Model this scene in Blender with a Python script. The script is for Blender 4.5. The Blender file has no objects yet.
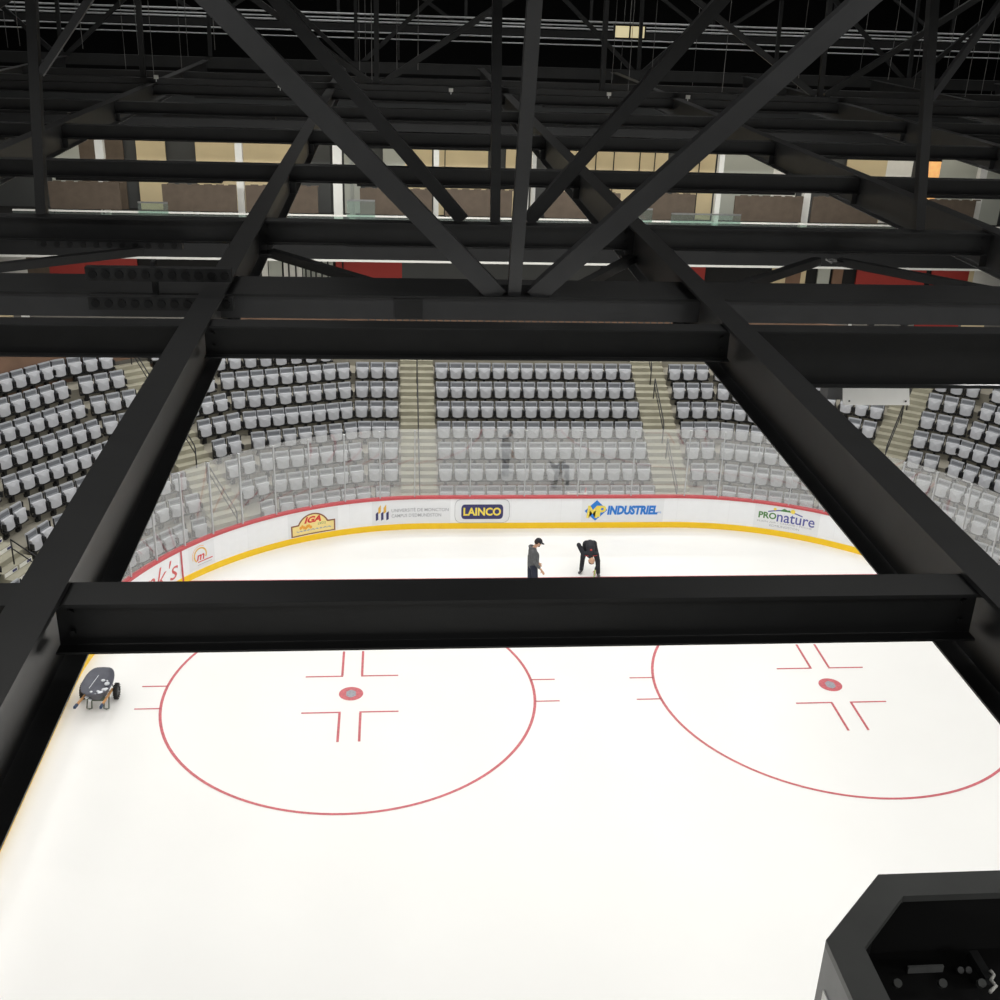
import bpy, bmesh, math, random
from math import sin, cos, tan, pi, radians, degrees, sqrt, atan2, hypot
from mathutils import Vector, Matrix
random.seed(7)
S = bpy.context.scene
COL = S.collection

# ------------------------------------------------------------------ materials
def lin(v):
    v /= 255.0
    return v / 12.92 if v <= 0.04045 else ((v + 0.055) / 1.055) ** 2.4
def C3(r, g, b): return (lin(r), lin(g), lin(b), 1)
def mat(name, rgb, rough=0.6, metal=0.0, var=0.12, scale=6.0, bump=0.0, spec=0.5, emit=0.0, stretch=None):
    m = bpy.data.materials.new(name); m.use_nodes = True
    nt = m.node_tree; b = nt.nodes['Principled BSDF']
    c = C3(*rgb)
    tc = nt.nodes.new('ShaderNodeTexCoord'); no = nt.nodes.new('ShaderNodeTexNoise')
    no.inputs['Scale'].default_value = scale; no.inputs['Detail'].default_value = 4
    if stretch:
        mp = nt.nodes.new('ShaderNodeMapping'); mp.inputs['Scale'].default_value = stretch
        nt.links.new(tc.outputs['Object'], mp.inputs[0]); nt.links.new(mp.outputs[0], no.inputs['Vector'])
    else:
        nt.links.new(tc.outputs['Object'], no.inputs['Vector'])
    r = nt.nodes.new('ShaderNodeValToRGB')
    r.color_ramp.elements[0].position = 0.3; r.color_ramp.elements[1].position = 0.7
    r.color_ramp.elements[0].color = tuple(x * (1 - var) for x in c[:3]) + (1,)
    r.color_ramp.elements[1].color = tuple(min(1, x * (1 + var)) for x in c[:3]) + (1,)
    nt.links.new(no.outputs['Fac'], r.inputs[0]); nt.links.new(r.outputs[0], b.inputs['Base Color'])
    b.inputs['Roughness'].default_value = rough; b.inputs['Metallic'].default_value = metal
    b.inputs['Specular IOR Level'].default_value = spec
    if bump:
        bp = nt.nodes.new('ShaderNodeBump'); bp.inputs['Strength'].default_value = bump; bp.inputs['Distance'].default_value = 0.02
        nt.links.new(no.outputs['Fac'], bp.inputs['Height']); nt.links.new(bp.outputs[0], b.inputs['Normal'])
    if emit:
        b.inputs['Emission Color'].default_value = c; b.inputs['Emission Strength'].default_value = emit
    return m
M = {}
M['steel'] = mat('black_painted_steel', (57, 58, 59), 0.42, var=0.10, scale=3, bump=0.06)
M['steel2'] = mat('bounce_lightened_steel', (80, 81, 83), 0.5, var=0.08, scale=3)  # steel colour raised to stand for light bounced off the ice; fittings share it
M['far_steel'] = mat('roof_steel', (58, 60, 62), 0.6, var=0.1, scale=2)
M['duct'] = mat('galvanised_conduit', (235, 238, 240), 0.4, metal=0.0)
M['wire'] = mat('hanger_wire', (150, 150, 150), 0.5)
M['ice'] = mat('ice', (238, 238, 236), 0.32, var=0.012, scale=0.35, spec=0.35)
M['ice_red'] = mat('red_ice_paint', (196, 96, 104), 0.4, var=0.22, scale=14)
M['dot_grey'] = mat('grey_dot_emblem', (150, 152, 160), 0.4, var=0.2, scale=20)
M['board'] = mat('white_board_plastic', (243, 245, 248), 0.35, var=0.012)
M['yellow'] = mat('yellow_kickplate', (255, 208, 22), 0.4, var=0.03)
M['redcap'] = mat('red_cap_rail', (196, 78, 84), 0.4, var=0.05)
M['sticker'] = mat('pale_grey_sticker', (234, 236, 239), 0.35, var=0.01)
M['navy'] = mat('navy_print', (44, 44, 100), 0.4, var=0.04)
M['gold'] = mat('gold_print', (228, 178, 66), 0.4, var=0.05)
M['lemon'] = mat('yellow_print', (246, 222, 90), 0.4, var=0.05)
M['blue'] = mat('blue_print', (14, 122, 214), 0.4, var=0.05)
M['cream'] = mat('cream_print', (248, 226, 150), 0.4, var=0.03)
M['brownprint'] = mat('brown_print', (128, 70, 46), 0.4, var=0.08)
M['redprint'] = mat('red_print', (214, 46, 40), 0.4, var=0.06)
M['pinkprint'] = mat('rose_script_print', (212, 96, 96), 0.4, var=0.06)
M['greyprint'] = mat('grey_print', (172, 174, 180), 0.4, var=0.05)
M['greenprint'] = mat('green_print', (70, 128, 60), 0.4, var=0.06)
M['indigo'] = mat('indigo_print', (84, 88, 160), 0.4, var=0.06)
M['orangeprint'] = mat('orange_print', (240, 168, 50), 0.4, var=0.08)
M['concrete'] = mat('concrete_tier', (138, 134, 122), 0.85, var=0.10, scale=1.6, bump=0.1)
M['step'] = mat('beige_concrete_step', (152, 149, 132), 0.85, var=0.09, scale=2.2, bump=0.1)
M['seat'] = mat('light_grey_seat_plastic', (186, 188, 193), 0.38, var=0.03)
M['seatback'] = mat('grey_seat_back_plastic', (160, 163, 168), 0.42, var=0.03)
M['inset'] = mat('dark_grey_seat_inset', (104, 107, 112), 0.5, var=0.05)
M['blackpl'] = mat('black_plastic', (26, 27, 29), 0.5, var=0.1)
M['brownwall'] = mat('brown_wall', (118, 92, 74), 0.7, var=0.18, scale=1.2)
M['brownpad'] = mat('brown_padded_panel', (92, 80, 68), 0.75, var=0.14, scale=3, bump=0.2)
M['tan'] = mat('tan_wall', (214, 198, 160), 0.7, var=0.06, scale=0.8)
M['palewall'] = mat('pale_grey_wall', (176, 180, 172), 0.7, var=0.06, scale=0.8)
M['dgrey'] = mat('dark_grey_wall', (70, 72, 72), 0.7, var=0.08, scale=0.8)
M['white'] = mat('white_paint', (232, 232, 226), 0.5, var=0.02)
M['redwall'] = mat('red_wall', (158, 54, 48), 0.55, var=0.06, scale=1)
M['blackwall'] = mat('black_wall', (22, 23, 24), 0.8, var=0.2, scale=1)
M['ceil'] = mat('black_roof_deck', (20, 21, 22), 0.9, var=0.3, scale=1)
M['floor'] = mat('grey_concrete_floor', (96, 94, 88), 0.85, var=0.1)
M['rim'] = mat('scoreboard_rim_metal', (92, 94, 93), 0.45, metal=0.0, var=0.10, scale=2.5)
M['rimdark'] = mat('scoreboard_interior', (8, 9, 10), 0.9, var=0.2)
M['sideframe'] = mat('scoreboard_side_metal', (120, 122, 122), 0.4, var=0.06)
M['screen'] = mat('unlit_screen', (34, 34, 36), 0.25, var=0.1)
M['platewhite'] = mat('pale_lamp_lid', (240, 240, 236), 0.45, var=0.02)
M['led'] = mat('glowing_lamp_panel', (240, 226, 180), 0.5, emit=0.75, var=0.02)
M['orangeglow'] = mat('glowing_orange_panel', (255, 190, 120), 0.5, emit=0.55)  # wall panel with an orange glow of its own
M['hoodie'] = mat('grey_hoodie', (92, 93, 95), 0.9, var=0.14, scale=14, bump=0.3)
M['jeans'] = mat('navy_jeans', (40, 44, 60), 0.9, var=0.14, scale=20, bump=0.2)
M['blackcloth'] = mat('black_cloth', (34, 35, 42), 0.85, var=0.14, scale=16, bump=0.2)
M['skin'] = mat('skin', (204, 160, 132), 0.55, var=0.05, scale=10)
M['hair'] = mat('dark_hair', (44, 34, 28), 0.8, var=0.2, scale=30)
M['capm'] = mat('black_cap_cloth', (28, 29, 36), 0.8, var=0.1)
M['shoe'] = mat('grey_shoe', (84, 84, 86), 0.6, var=0.15, scale=20)
M['redlogo'] = mat('red_cloth_print', (176, 62, 62), 0.8)
M['green'] = mat('lime_green_plastic', (150, 200, 90), 0.5)
M['tub'] = mat('grey_barrow_plastic', (86, 88, 98), 0.5, var=0.10, scale=9)
M['snow'] = mat('scraped_snow', (232, 236, 240), 0.8, var=0.04, bump=0.4)
M['wood'] = mat('wooden_handle', (196, 146, 92), 0.6, var=0.12, scale=20)
M['gripblue'] = mat('blue_black_grip', (32, 54, 84), 0.6)
M['olive'] = mat('olive_metal', (74, 86, 70), 0.5, var=0.1)
M['rubber'] = mat('black_rubber', (34, 33, 32), 0.8, var=0.15, scale=25)
M['mud'] = mat('sandy_mud', (176, 150, 100), 0.9)
M['chrome'] = mat('bare_metal', (170, 172, 174), 0.3, metal=0.8)
# rink glass: a thin clear sheet with a real mirror reflection and a pale haze mixed in for the veil of reflected ice
def glassmat(name, haze, tint=(0.97, 0.985, 0.98, 1), base=0.23):
    m = bpy.data.materials.new(name); m.use_nodes = True
    nt = m.node_tree; nt.nodes.clear()
    out = nt.nodes.new('ShaderNodeOutputMaterial')
    tr = nt.nodes.new('ShaderNodeBsdfTransparent'); tr.inputs[0].default_value = tint
    gl = nt.nodes.new('ShaderNodeBsdfGlossy'); gl.inputs['Roughness'].default_value = 0.035
    df = nt.nodes.new('ShaderNodeBsdfTranslucent'); df.inputs[0].default_value = (0.9, 0.92, 0.94, 1)
    d2 = nt.nodes.new('ShaderNodeBsdfDiffuse'); d2.inputs[0].default_value = (0.9, 0.92, 0.94, 1)
    ad = nt.nodes.new('ShaderNodeMixShader'); ad.inputs[0].default_value = 0.6
    nt.links.new(df.outputs[0], ad.inputs[1]); nt.links.new(d2.outputs[0], ad.inputs[2])
    fr = nt.nodes.new('ShaderNodeLayerWeight'); fr.inputs[0].default_value = 0.5
    pw = nt.nodes.new('ShaderNodeMath'); pw.operation = 'POWER'; pw.inputs[1].default_value = 5
    nt.links.new(fr.outputs['Facing'], pw.inputs[0])
    mu = nt.nodes.new('ShaderNodeMath'); mu.operation = 'MULTIPLY_ADD'; mu.inputs[1].default_value = 0.9; mu.inputs[2].default_value = base
    nt.links.new(pw.outputs[0], mu.inputs[0])
    m1 = nt.nodes.new('ShaderNodeMixShader'); nt.links.new(mu.outputs[0], m1.inputs[0])
    nt.links.new(tr.outputs[0], m1.inputs[1]); nt.links.new(gl.outputs[0], m1.inputs[2])
    no = nt.nodes.new('ShaderNodeTexNoise'); no.inputs['Scale'].default_value = 2.0
    mr = nt.nodes.new('ShaderNodeMapRange'); mr.inputs['To Min'].default_value = haze * 0.8; mr.inputs['To Max'].default_value = haze * 1.2
    nt.links.new(no.outputs['Fac'], mr.inputs['Value'])
    m2 = nt.nodes.new('ShaderNodeMixShader'); nt.links.new(mr.outputs[0], m2.inputs[0])
    nt.links.new(m1.outputs[0], m2.inputs[1]); nt.links.new(ad.outputs[0], m2.inputs[2])
    nt.links.new(m2.outputs[0], out.inputs[0])
    return m
M['glass'] = glassmat('rink_glass', 0.10)
M['postglass'] = mat('frosted_post', (186, 188, 190), 0.4, var=0.03)
M['railglass'] = glassmat('balcony_glass', 0.06, (0.80, 0.9, 0.86, 1), 0.06)

# ------------------------------------------------------------------ helpers
def tag(o, label=None, cat=None, group=None, kind=None):
    if label: o['label'] = label
    if cat: o['category'] = cat
    if group: o['group'] = group
    if kind: o['kind'] = kind
    return o
def empty(name, loc=(0, 0, 0), rz=0.0):
    o = bpy.data.objects.new(name, None); COL.objects.link(o)
    o.empty_display_size = 0.1
    o.location = loc; o.rotation_euler = (0, 0, rz); return o
def link(name, me, parent=None, m=None, smooth=False):
    if m is not None:
        for q in (m if isinstance(m, (list, tuple)) else [m]): me.materials.append(q)
    o = bpy.data.objects.new(name, me); COL.objects.link(o)
    if parent: o.parent = parent
    if smooth: me.polygons.foreach_set('use_smooth', [True] * len(me.polygons))
    return o
def build(name, bm, m, parent=None, smooth=False, off=None):
    me = bpy.data.meshes.new(name)
    bmesh.ops.recalc_face_normals(bm, faces=bm.faces)
    if off is not None: bmesh.ops.translate(bm, verts=bm.verts, vec=-Vector(off))
    bm.to_mesh(me); bm.free()
    return link(name, me, parent, m, smooth)
def bx(bm, x0, x1, y0, y1, z0, z1):
    v = [bm.verts.new((x, y, z)) for z in (z0, z1) for x, y in ((x0, y0), (x1, y0), (x1, y1), (x0, y1))]
    for f in ((3, 2, 1, 0), (4, 5, 6, 7), (0, 1, 5, 4), (1, 2, 6, 5), (2, 3, 7, 6), (3, 0, 4, 7)): bm.faces.new([v[i] for i in f])
    return v
def frame(d, up=(0, 0, 1)):
    d = Vector(d).normalized(); up = Vector(up)
    if abs(d.dot(up)) > 0.98: up = Vector((0, 1, 0))
    s = d.cross(up).normalized(); u = s.cross(d).normalized()
    return d, s, u
def obx(bm, p0, p1, w, h, up=(0, 0, 1), du=0.0, ds=0.0):
    """box from p0 to p1, w across, h along up, shifted by du up and ds sideways"""
    p0 = Vector(p0); p1 = Vector(p1); d, s, u = frame(p1 - p0, up)
    v = []
    for p in (p0, p1):
        for a, b in ((-1, -1), (1, -1), (1, 1), (-1, 1)):
            v.append(bm.verts.new(p + s * (a * w / 2 + ds) + u * (b * h / 2 + du)))
    for f in ((3, 2, 1, 0), (4, 5, 6, 7), (0, 1, 5, 4), (1, 2, 6, 5), (2, 3, 7, 6), (3, 0, 4, 7)): bm.faces.new([v[i] for i in f])
def tube(bm, pts, r, n=8, caps=True):
    pts = [Vector(p) for p in pts]; rings = []
    rs = r if isinstance(r, (list, tuple)) else [r] * len(pts)
    pu = None
    for i, p in enumerate(pts):
        a = pts[max(0, i - 1)]; b = pts[min(len(pts) - 1, i + 1)]
        d, s, u = frame(b - a, pu if pu is not None and abs((b - a).normalized().dot(pu)) < .98 else (0, 0, 1)); pu = u
        rings.append([bm.verts.new(p + (s * cos(2 * pi * k / n) + u * sin(2 * pi * k / n)) * rs[i]) for k in range(n)])
    for i in range(len(rings) - 1):
        for k in range(n): bm.faces.new((rings[i][k], rings[i][(k + 1) % n], rings[i + 1][(k + 1) % n], rings[i + 1][k]))
    if caps: bm.faces.new(rings[0][::-1]); bm.faces.new(rings[-1])
def ball(bm, c, r, sx=1, sy=1, sz=1, seg=12, rot=None):
    g = bmesh.ops.create_uvsphere(bm, u_segments=seg, v_segments=max(6, seg // 2 + 2), radius=r)
    mt = Matrix.Translation(c) @ (rot or Matrix.Identity(4)) @ Matrix.Diagonal((sx, sy, sz, 1))
    bmesh.ops.transform(bm, matrix=mt, verts=g['verts'])
def cyl(bm, p0, p1, r, n=16): tube(bm, [p0, p1], r, n)
def one(fn, *a, **k):
    bm = bmesh.new(); fn(bm, *a, **k); return bm
def quadgrid(bm, rows):
    vs = [[bm.verts.new(p) for p in r] for r in rows]
    for i in range(len(vs) - 1):
        for j in range(len(vs[0]) - 1): bm.faces.new((vs[i][j], vs[i][j + 1], vs[i + 1][j + 1], vs[i + 1][j]))

# ------------------------------------------------------------------ camera
cd = bpy.data.cameras.new('camera'); cam = bpy.data.objects.new('camera', cd); COL.objects.link(cam)
cam.location = (-5.02489, -24.51039, 16.21103); cam.rotation_euler = (1.1521163, -0.0333137, -0.0839212)
cd.sensor_width = 36; cd.lens = 36 * 1.158174; cd.clip_end = 300; cd.clip_start = 0.05
S.camera = cam
CP = Vector(cam.location); CR = cam.rotation_euler.to_matrix()
def project(p):
    q = CR.transposed() @ (Vector(p) - CP)
    if q.z > -0.1: return None
    return 500 + 1158.174 * q.x / -q.z, 500 - 1158.174 * q.y / -q.z

# ------------------------------------------------------------------ rink geometry
YE, W2, RC = 9.5, 12.95, 9.0
CX, CY = W2 - RC, YE - RC
SQ = CX + RC * pi / 2
def bpt(s, z=0.0, out=0.0):
    """point on the face of the boards: s along them from the middle of the end, out = away from the ice"""
    sg = 1 if s >= 0 else -1; a = abs(s); R = RC + out
    if a <= CX: return Vector((s, YE + out, z))
    if a <= SQ:
        t = (a - CX) / RC; return Vector((sg * (CX + R * sin(t)), CY + R * cos(t), z))
    return Vector((sg * (W2 + out), CY - (a - SQ), z))
SMAX = SQ + 42
SS = sorted(set([-SMAX, SMAX, -CX, CX] + [sg * (CX + RC * radians(d)) for d in range(0, 91, 2) for sg in (-1, 1)]))

ice = bmesh.new()
ring = [bpt(s, 0, 0.02) for s in SS]
cen = ice.verts.new((0, -20, 0)); vv = [ice.verts.new(p) for p in ring]
for a, b in zip(vv, vv[1:]): ice.faces.new((cen, a, b))
ice.faces.new((cen, vv[-1], vv[0]))
floor = tag(build('floor', ice, M['ice']), kind='structure')

def flat_line(bm, pts, w, z=0.004):
    pts = [Vector((p[0], p[1], 0)) for p in pts]; L = []; Rr = []
    for i, p in enumerate(pts):
        a = pts[max(0, i - 1)]; b = pts[min(len(pts) - 1, i + 1)]; d = (b - a).normalized(); n = Vector((-d.y, d.x, 0))
        L.append(p + n * w / 2 + Vector((0, 0, z))); Rr.append(p - n * w / 2 + Vector((0, 0, z)))
    quadgrid(bm, [L, Rr])
for sg, side in ((-1, 'left'), (1, 'right')):
    x0 = 6.135 * sg
    bm = bmesh.new(); flat_line(bm, [(x0 + 4.57 * cos(t * pi / 60), 4.57 * sin(t * pi / 60)) for t in range(121)], 0.07)
    tag(build('faceoff_circle_line', bm, M['ice_red'], floor), 'thin red face-off circle painted on the %s of the ice' % side)
    for hs in (-1, 1):
        for hy in (-1, 1):
            xa = x0 + hs * sqrt(4.57 ** 2 - .489 ** 2)
            build('hash_mark', one(flat_line, [(xa, hy * .489), (xa + hs * .62, hy * .489)], .05), M['ice_red'], floor)
            bm = bmesh.new()
            flat_line(bm, [(x0 + hs * (.25 + .92), hy * .80), (x0 + hs * .225, hy * .80)], .055)
            flat_line(bm, [(x0 + hs * .25, hy * (.80 + .03)), (x0 + hs * .25, hy * (.80 + 1.2))], .06, .005)
            build('restraining_mark', bm, M['ice_red'], floor)
    bm = bmesh.new(); cv = bm.verts.new((x0, 0, .004))
    rv = [bm.verts.new((x0 + .3 * cos(t * pi / 16), .3 * sin(t * pi / 16), .004)) for t in range(32)]
    for i in range(32): bm.faces.new((cv, rv[i], rv[(i + 1) % 32]))
    dot = build('faceoff_dot', bm, M['ice_red'], floor)
    bm = bmesh.new(); ev = [bm.verts.new((x0 + .12 * cos(t * pi / 6) * (1 + .15 * (t % 2)), .16 * sin(t * pi / 6) * (1 + .12 * (t % 2)), .006)) for t in range(12)]; bm.faces.new(ev)
    build('dot_emblem', bm, M['dot_grey'], dot)
xg = W2 - 0.0
gx = CX + sqrt(RC ** 2 - (6.037 - CY) ** 2) - .02
build('goal_line', one(flat_line, [(-gx, 6.037), (gx, 6.037)], .05), M['ice_red'], floor)

# ---- boards
boards = empty('dasher_boards', (0, YE, 0)); tag(boards, 'white dasher boards with red cap and yellow kickplate around the rink end', 'rink boards')
BO = Vector((0, YE, 0))
def sweep(name, prof, m, s0=-SMAX, s1=SMAX, parent=boards, org=BO):
    ss = [s for s in SS if s0 < s < s1]; ss = [s0] + ss + [s1]
    bm = bmesh.new(); rows = []
    for z, o in prof + [prof[0]]: rows.append([bpt(s, z, o) for s in ss])
    quadgrid(bm, rows)
    bmesh.ops.remove_doubles(bm, verts=bm.verts, dist=1e-5)
    return build(name, bm, m, parent, off=org)
sweep('board_panel', [(0.0, 0.0), (1.07, 0.0), (1.07, .10), (0, .10)], M['board'])
sweep('kickplate', [(0.0, -.016), (.2, -.016), (.2, .0), (0, .0)], M['yellow'])
sweep('cap_rail', [(1.065, -.03), (1.13, -.03), (1.13, .14), (1.065, .14)], M['redcap'])
for s in [-12.33]:
    sweep('corner_seam', [(0.0, -.02), (1.07, -.02), (1.07, 0), (0, 0)], M['redcap'], s - .03, s + .03)
for s in (-9.9, -7.1 + .6, -4.3 + .9, -1.28, .35, 4.2, 5.9, 9.3):
    build('panel_joint', one(quadgrid, [[bpt(s - .006, .21, -.0015), bpt(s + .006, .21, -.0015)], [bpt(s - .006, 1.06, -.0015), bpt(s + .006, 1.06, -.0015)]]), M['sticker'], boards, off=BO)

def slices(name, parent, m, u0, u1, z0, z1, out, n=24):
    """a flat decal on the boards: z0(u), z1(u) bottom and top heights as functions of s"""
    bm = bmesh.new(); A = []; B = []
    for i in range(n + 1):
        s = u0 + (u1 - u0) * i / n
        a = z0(s) if callable(z0) else z0; b = z1(s) if callable(z1) else z1
        A.append(bpt(s, a, -out)); B.append(bpt(s, max(a + 1e-4, b), -out))
    quadgrid(bm, [A, B]); return build(name, bm, m, parent, off=BO)
def rrect(u0, u1, z0, z1, r):
    def top(s):
        d = min(s - u0, u1 - s); return z1 - r + sqrt(max(0, r * r - (r - d) ** 2)) if d < r else z1
    def bot(s):
        d = min(s - u0, u1 - s); return z0 + r - sqrt(max(0, r * r - (r - d) ** 2)) if d < r else z0
    return bot, top
def poly(name, parent, m, pts, out):
    bm = bmesh.new(); bm.faces.new([bm.verts.new(bpt(s, z, -out)) for s, z in pts])
    bmesh.ops.triangulate(bm, faces=bm.faces)
    return build(name, bm, m, parent, off=BO)
def text_geo(body, shear=0.0, bold=0.0):
    cu = bpy.data.curves.new('txt', 'FONT'); cu.body = body; cu.size = 1; cu.shear = shear; cu.offset = bold; cu.resolution_u = 3
    o = bpy.data.objects.new('txt', cu); COL.objects.link(o)
    bpy.context.view_layer.update()
    me = o.evaluated_get(bpy.context.evaluated_depsgraph_get()).to_mesh()
    V = [(v.co.x, v.co.y) for v in me.vertices]; F = [tuple(p.vertices) for p in me.polygons]
    bpy.data.objects.remove(o); bpy.data.curves.remove(cu)
    xs = [v[0] for v in V]; ys = [v[1] for v in V]
    x0, x1, y0, y1 = min(xs), max(xs), min(ys), max(ys)
    return [((x - x0) / (x1 - x0), (y - y0) / (y1 - y0)) for x, y in V], F
def text(name, parent, m, body, u0, u1, z0, z1, out, shear=0.0, bold=0.0, slope=0.0):
    V, F = text_geo(body, shear, bold); bm = bmesh.new()
    vs = [bm.verts.new(bpt(u0 + (u1 - u0) * x, z0 + (z1 - z0) * y + slope * x, -out)) for x, y in V]
    for f in F:
        try: bm.faces.new([vs[i] for i in f])
        except ValueError: pass
    return build(name, bm, m, parent, off=BO)
# Frank's script panel
ad = slices('advert_panel', boards, M['board'], -15.6, -12.37, .21, 1.06, .003); ad['label'] = 'white advert panel with red script lettering'
text('lettering', ad, M['pinkprint'], "Frank's", -14.9, -12.47, .30, .92, .007, shear=.35, bold=-.004)
# round m logo
ad = slices('advert_panel', boards, M['sticker'], -12.05, -11.1, .24, 1.0, .003); ad['label'] = 'small pale sticker with a red m in a yellow ring'
for r0, r1, a0, a1, mm, nm in ((.20, .245, -30, 230, M['gold'], 'ring'), (.29, .305, 60, 200, M['orangeprint'], 'outer_ring')):
    bm = bmesh.new(); cs, cz = -11.62, .66
    quadgrid(bm, [[bpt(cs + r * cos(radians(a)), cz + r * sin(radians(a)), -.007) for a in range(a0, a1 + 1, 10)] for r in (r0, r1)])
    build(nm, bm, mm, ad, off=BO)
text('letter_m', ad, M['redprint'], 'm', -11.76, -11.47, .50, .68, .010, shear=.25, bold=.02)
slices('caption_line', ad, M['redprint'], -11.72, -11.18, lambda s: .435 - (s + 11.45) * .0, lambda s: .465, .007, 6)
slices('caption_line', ad, M['greyprint'], -11.74, -11.22, .35, .366, .007, 6)
# IGA sign
u0, u1 = -8.44, -6.98; uc = (u0 + u1) / 2
def iga_top(g):
    def f(s):
        d = abs(s - uc); R = .54 - g
        arch = .40 + sqrt(max(0, R * R - d * d)) * 1.0 if d < R else 0
        return max(.62 - g, min(arch, 1.0 - g)) if d < R else .62 - g
    return f
ad = slices('advert_panel', boards, M['sticker'], u0 - .1, u1 + .1, .215, 1.02, .003); ad['label'] = 'shaped cream sign with brown outline and red letters'
slices('sign_outline', ad, M['brownprint'], u0, u1, .225, iga_top(0), .006, 60)
slices('sign_face', ad, M['cream'], u0 + .045, u1 - .045, .265, iga_top(.045), .009, 60)
text('lettering', ad, M['redprint'], 'IGA', -8.00, -7.44, .62, .84, .012, shear=.3, bold=.045)
text('small_lettering', ad, M['greenprint'], 'extra', -7.55, -7.29, .51, .60, .012, shear=.2, bold=-.01)
slices('small_lettering', ad, M['greyprint'], -8.26, -7.11, lambda s: .37 + .012 * sin(s * 60), lambda s: .40 + .018 * sin(s * 47), .012, 50)
bm = bmesh.new()
for i in range(7):
    c0 = -8.12 + .055 * i; zz = .50 + .035 * sin(i * 1.7)
    quadgrid(bm, [[bpt(c0 + .045 * cos(a), zz + .055 * sin(a) * t, -.012 - .0003 * i) for a in [k * pi / 8 for k in range(9)]] for t in (-1, 1)])
build('fruit_picture', bm, M['orangeprint'], ad, off=BO)
# university
ad = slices('advert_panel', boards, M['sticker'], -5.78, -3.25, .225, 1.04, .003); ad['label'] = 'pale grey panel with university lettering and flame bars'
for i in range(3):
    c = -5.66 + i * .17
    poly('navy_bar', ad, M['navy'], [(c, .36), (c + .08, .40), (c + .08, .68), (c, .62)], .008)
for i in range(2):
    c = -5.575 + i * .17
    poly('gold_flame', ad, M['gold'], [(c, .60), (c + .08, .66), (c + .085, .92), (c + .04, .86), (c, .80)], .009)
text('lettering', ad, M['greyprint'], 'UNIVERSITÉ DE MONCTON', -5.15, -3.31, .63, .77, .008, bold=.01)
text('lettering', ad, M['greyprint'], "CAMPUS D'EDMUNDSTON", -5.15, -3.55, .44, .56, .008, bold=.01)
# LAINCO
ad = slices('advert_panel', boards, M['greyprint'], -3.115, -1.325, *rrect(-3.115, -1.325, .205, 1.05, .22), .002, 60); ad['label'] = 'rounded white panel with the LAINCO badge'
slices('panel_face', ad, M['sticker'], -3.10, -1.34, *rrect(-3.10, -1.34, .22, 1.035, .21), .004, 60)
slices('badge', ad, M['navy'], -2.9, -1.54, *rrect(-2.9, -1.54, .34, .86, .12), .007, 50)
text('lettering', ad, M['lemon'], 'LAINCO', -2.83, -1.61, .46, .75, .010, bold=.035)
# MP industriel
ad = slices('advert_panel', boards, M['sticker'], 1.03, 3.75, .215, 1.04, .003); ad['label'] = 'pale panel with blue diamond and INDUSTRIEL lettering'
poly('diamond', ad, M['blue'], [(1.13, .61), (1.52, 1.0), (1.88, .64), (1.50, .26)], .006)
text('letter_m', ad, M['lemon'], 'M', 1.20, 1.60, .36, .80, .009, shear=.1, bold=.03)
text('letter_p', ad, M['lemon'], 'P', 1.56, 1.84, .40, .80, .011, shear=.1, bold=.03)
text('lettering', ad, M['blue'], 'INDUSTRIEL', 1.88, 3.56, .47, .80, .009, shear=.12, bold=.055)
text('small_lettering', ad, M['blue'], 'inc', 3.56, 3.68, .52, .60, .009)
# pronature
ad = slices('advert_panel', boards, M['sticker'], 6.72, 8.80, .215, 1.04, .003); ad['label'] = 'pale panel with PROnature lettering, hills and suns'
text('lettering', ad, M['greenprint'], 'PRO', 6.86, 7.43, .57, .80, .008, bold=.03)
text('lettering', ad, M['indigo'], 'nature', 7.45, 8.66, .51, .82, .008, bold=.010)
text('small_lettering', ad, M['greyprint'], 'PLEIN AIR / CHASSE / PÊCHE', 6.84, 8.6, .435, .505, .008)
text('small_lettering', ad, M['greyprint'], 'EDMUNDSTON', 7.25, 8.2, .31, .385, .008)
slices('swoosh', ad, M['indigo'], 7.15, 8.25, lambda s: .82 + .10 * sin((s - 7.15) / 1.1 * pi) - .015, lambda s: .82 + .10 * sin((s - 7.15) / 1.1 * pi) + .025, .009, 24)
poly('green_hill', ad, M['greenprint'], [(7.5, .89), (7.65, 1.0), (7.75, .95), (7.82, .97), (7.9, .90)], .010)
for c, r in ((7.36, .05), (7.93, .075)):
    poly('sun', ad, M['lemon'], [(c + r * cos(k * pi / 8), .94 + r * sin(k * pi / 8)) for k in range(16)], .011)

# ------------------------------------------------------------------ seating bowl
N = [0, 17.25, 34.5, 51.75, 69, 90]
ox, oy, R6, TR, RI = 4.25, 0.0, 10.15, 0.872, 0.423
def Rk(k): return R6 + TR * (6 - k)
def Zt(k): return 3.786 - RI * k - 0.85      # tread height
def vert(i, R):
    a = radians((N[i] + N[i + 1]) / 2); h = radians((N[i + 1] - N[i]) / 2); q = R / cos(h)
    return (ox + q * sin(a), oy + q * cos(a))
def ringpts(R, yend=-14.0):
    r = [vert(i, R) for i in range(5)] + [(ox + R, yend)]
    return [(-x, y) for x, y in r[::-1]] + r
def tier(name, Ra, Rb, z0, z1, m, kind='structure', nm=None):
    A, B = ringpts(Ra), ringpts(Rb); bm = bmesh.new()
    rows = [[Vector((x, y, z)) for x, y in P] for P, z in ((A, z0), (A, z1), (B, z1), (B, z0), (A, z0))]
    quadgrid(bm, rows); bmesh.ops.remove_doubles(bm, verts=bm.verts, dist=1e-5)
    return tag(build(name, bm, m), kind=kind)
for k in range(6, -3, -1):
    Ra = 9.78 if k == 6 else Rk(k + 1) + .05
    tier('seating_tier', Ra, Rk(k) + .05, -.1 if k > 3 else Zt(k) - 1.4, Zt(k), M['concrete'])
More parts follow.
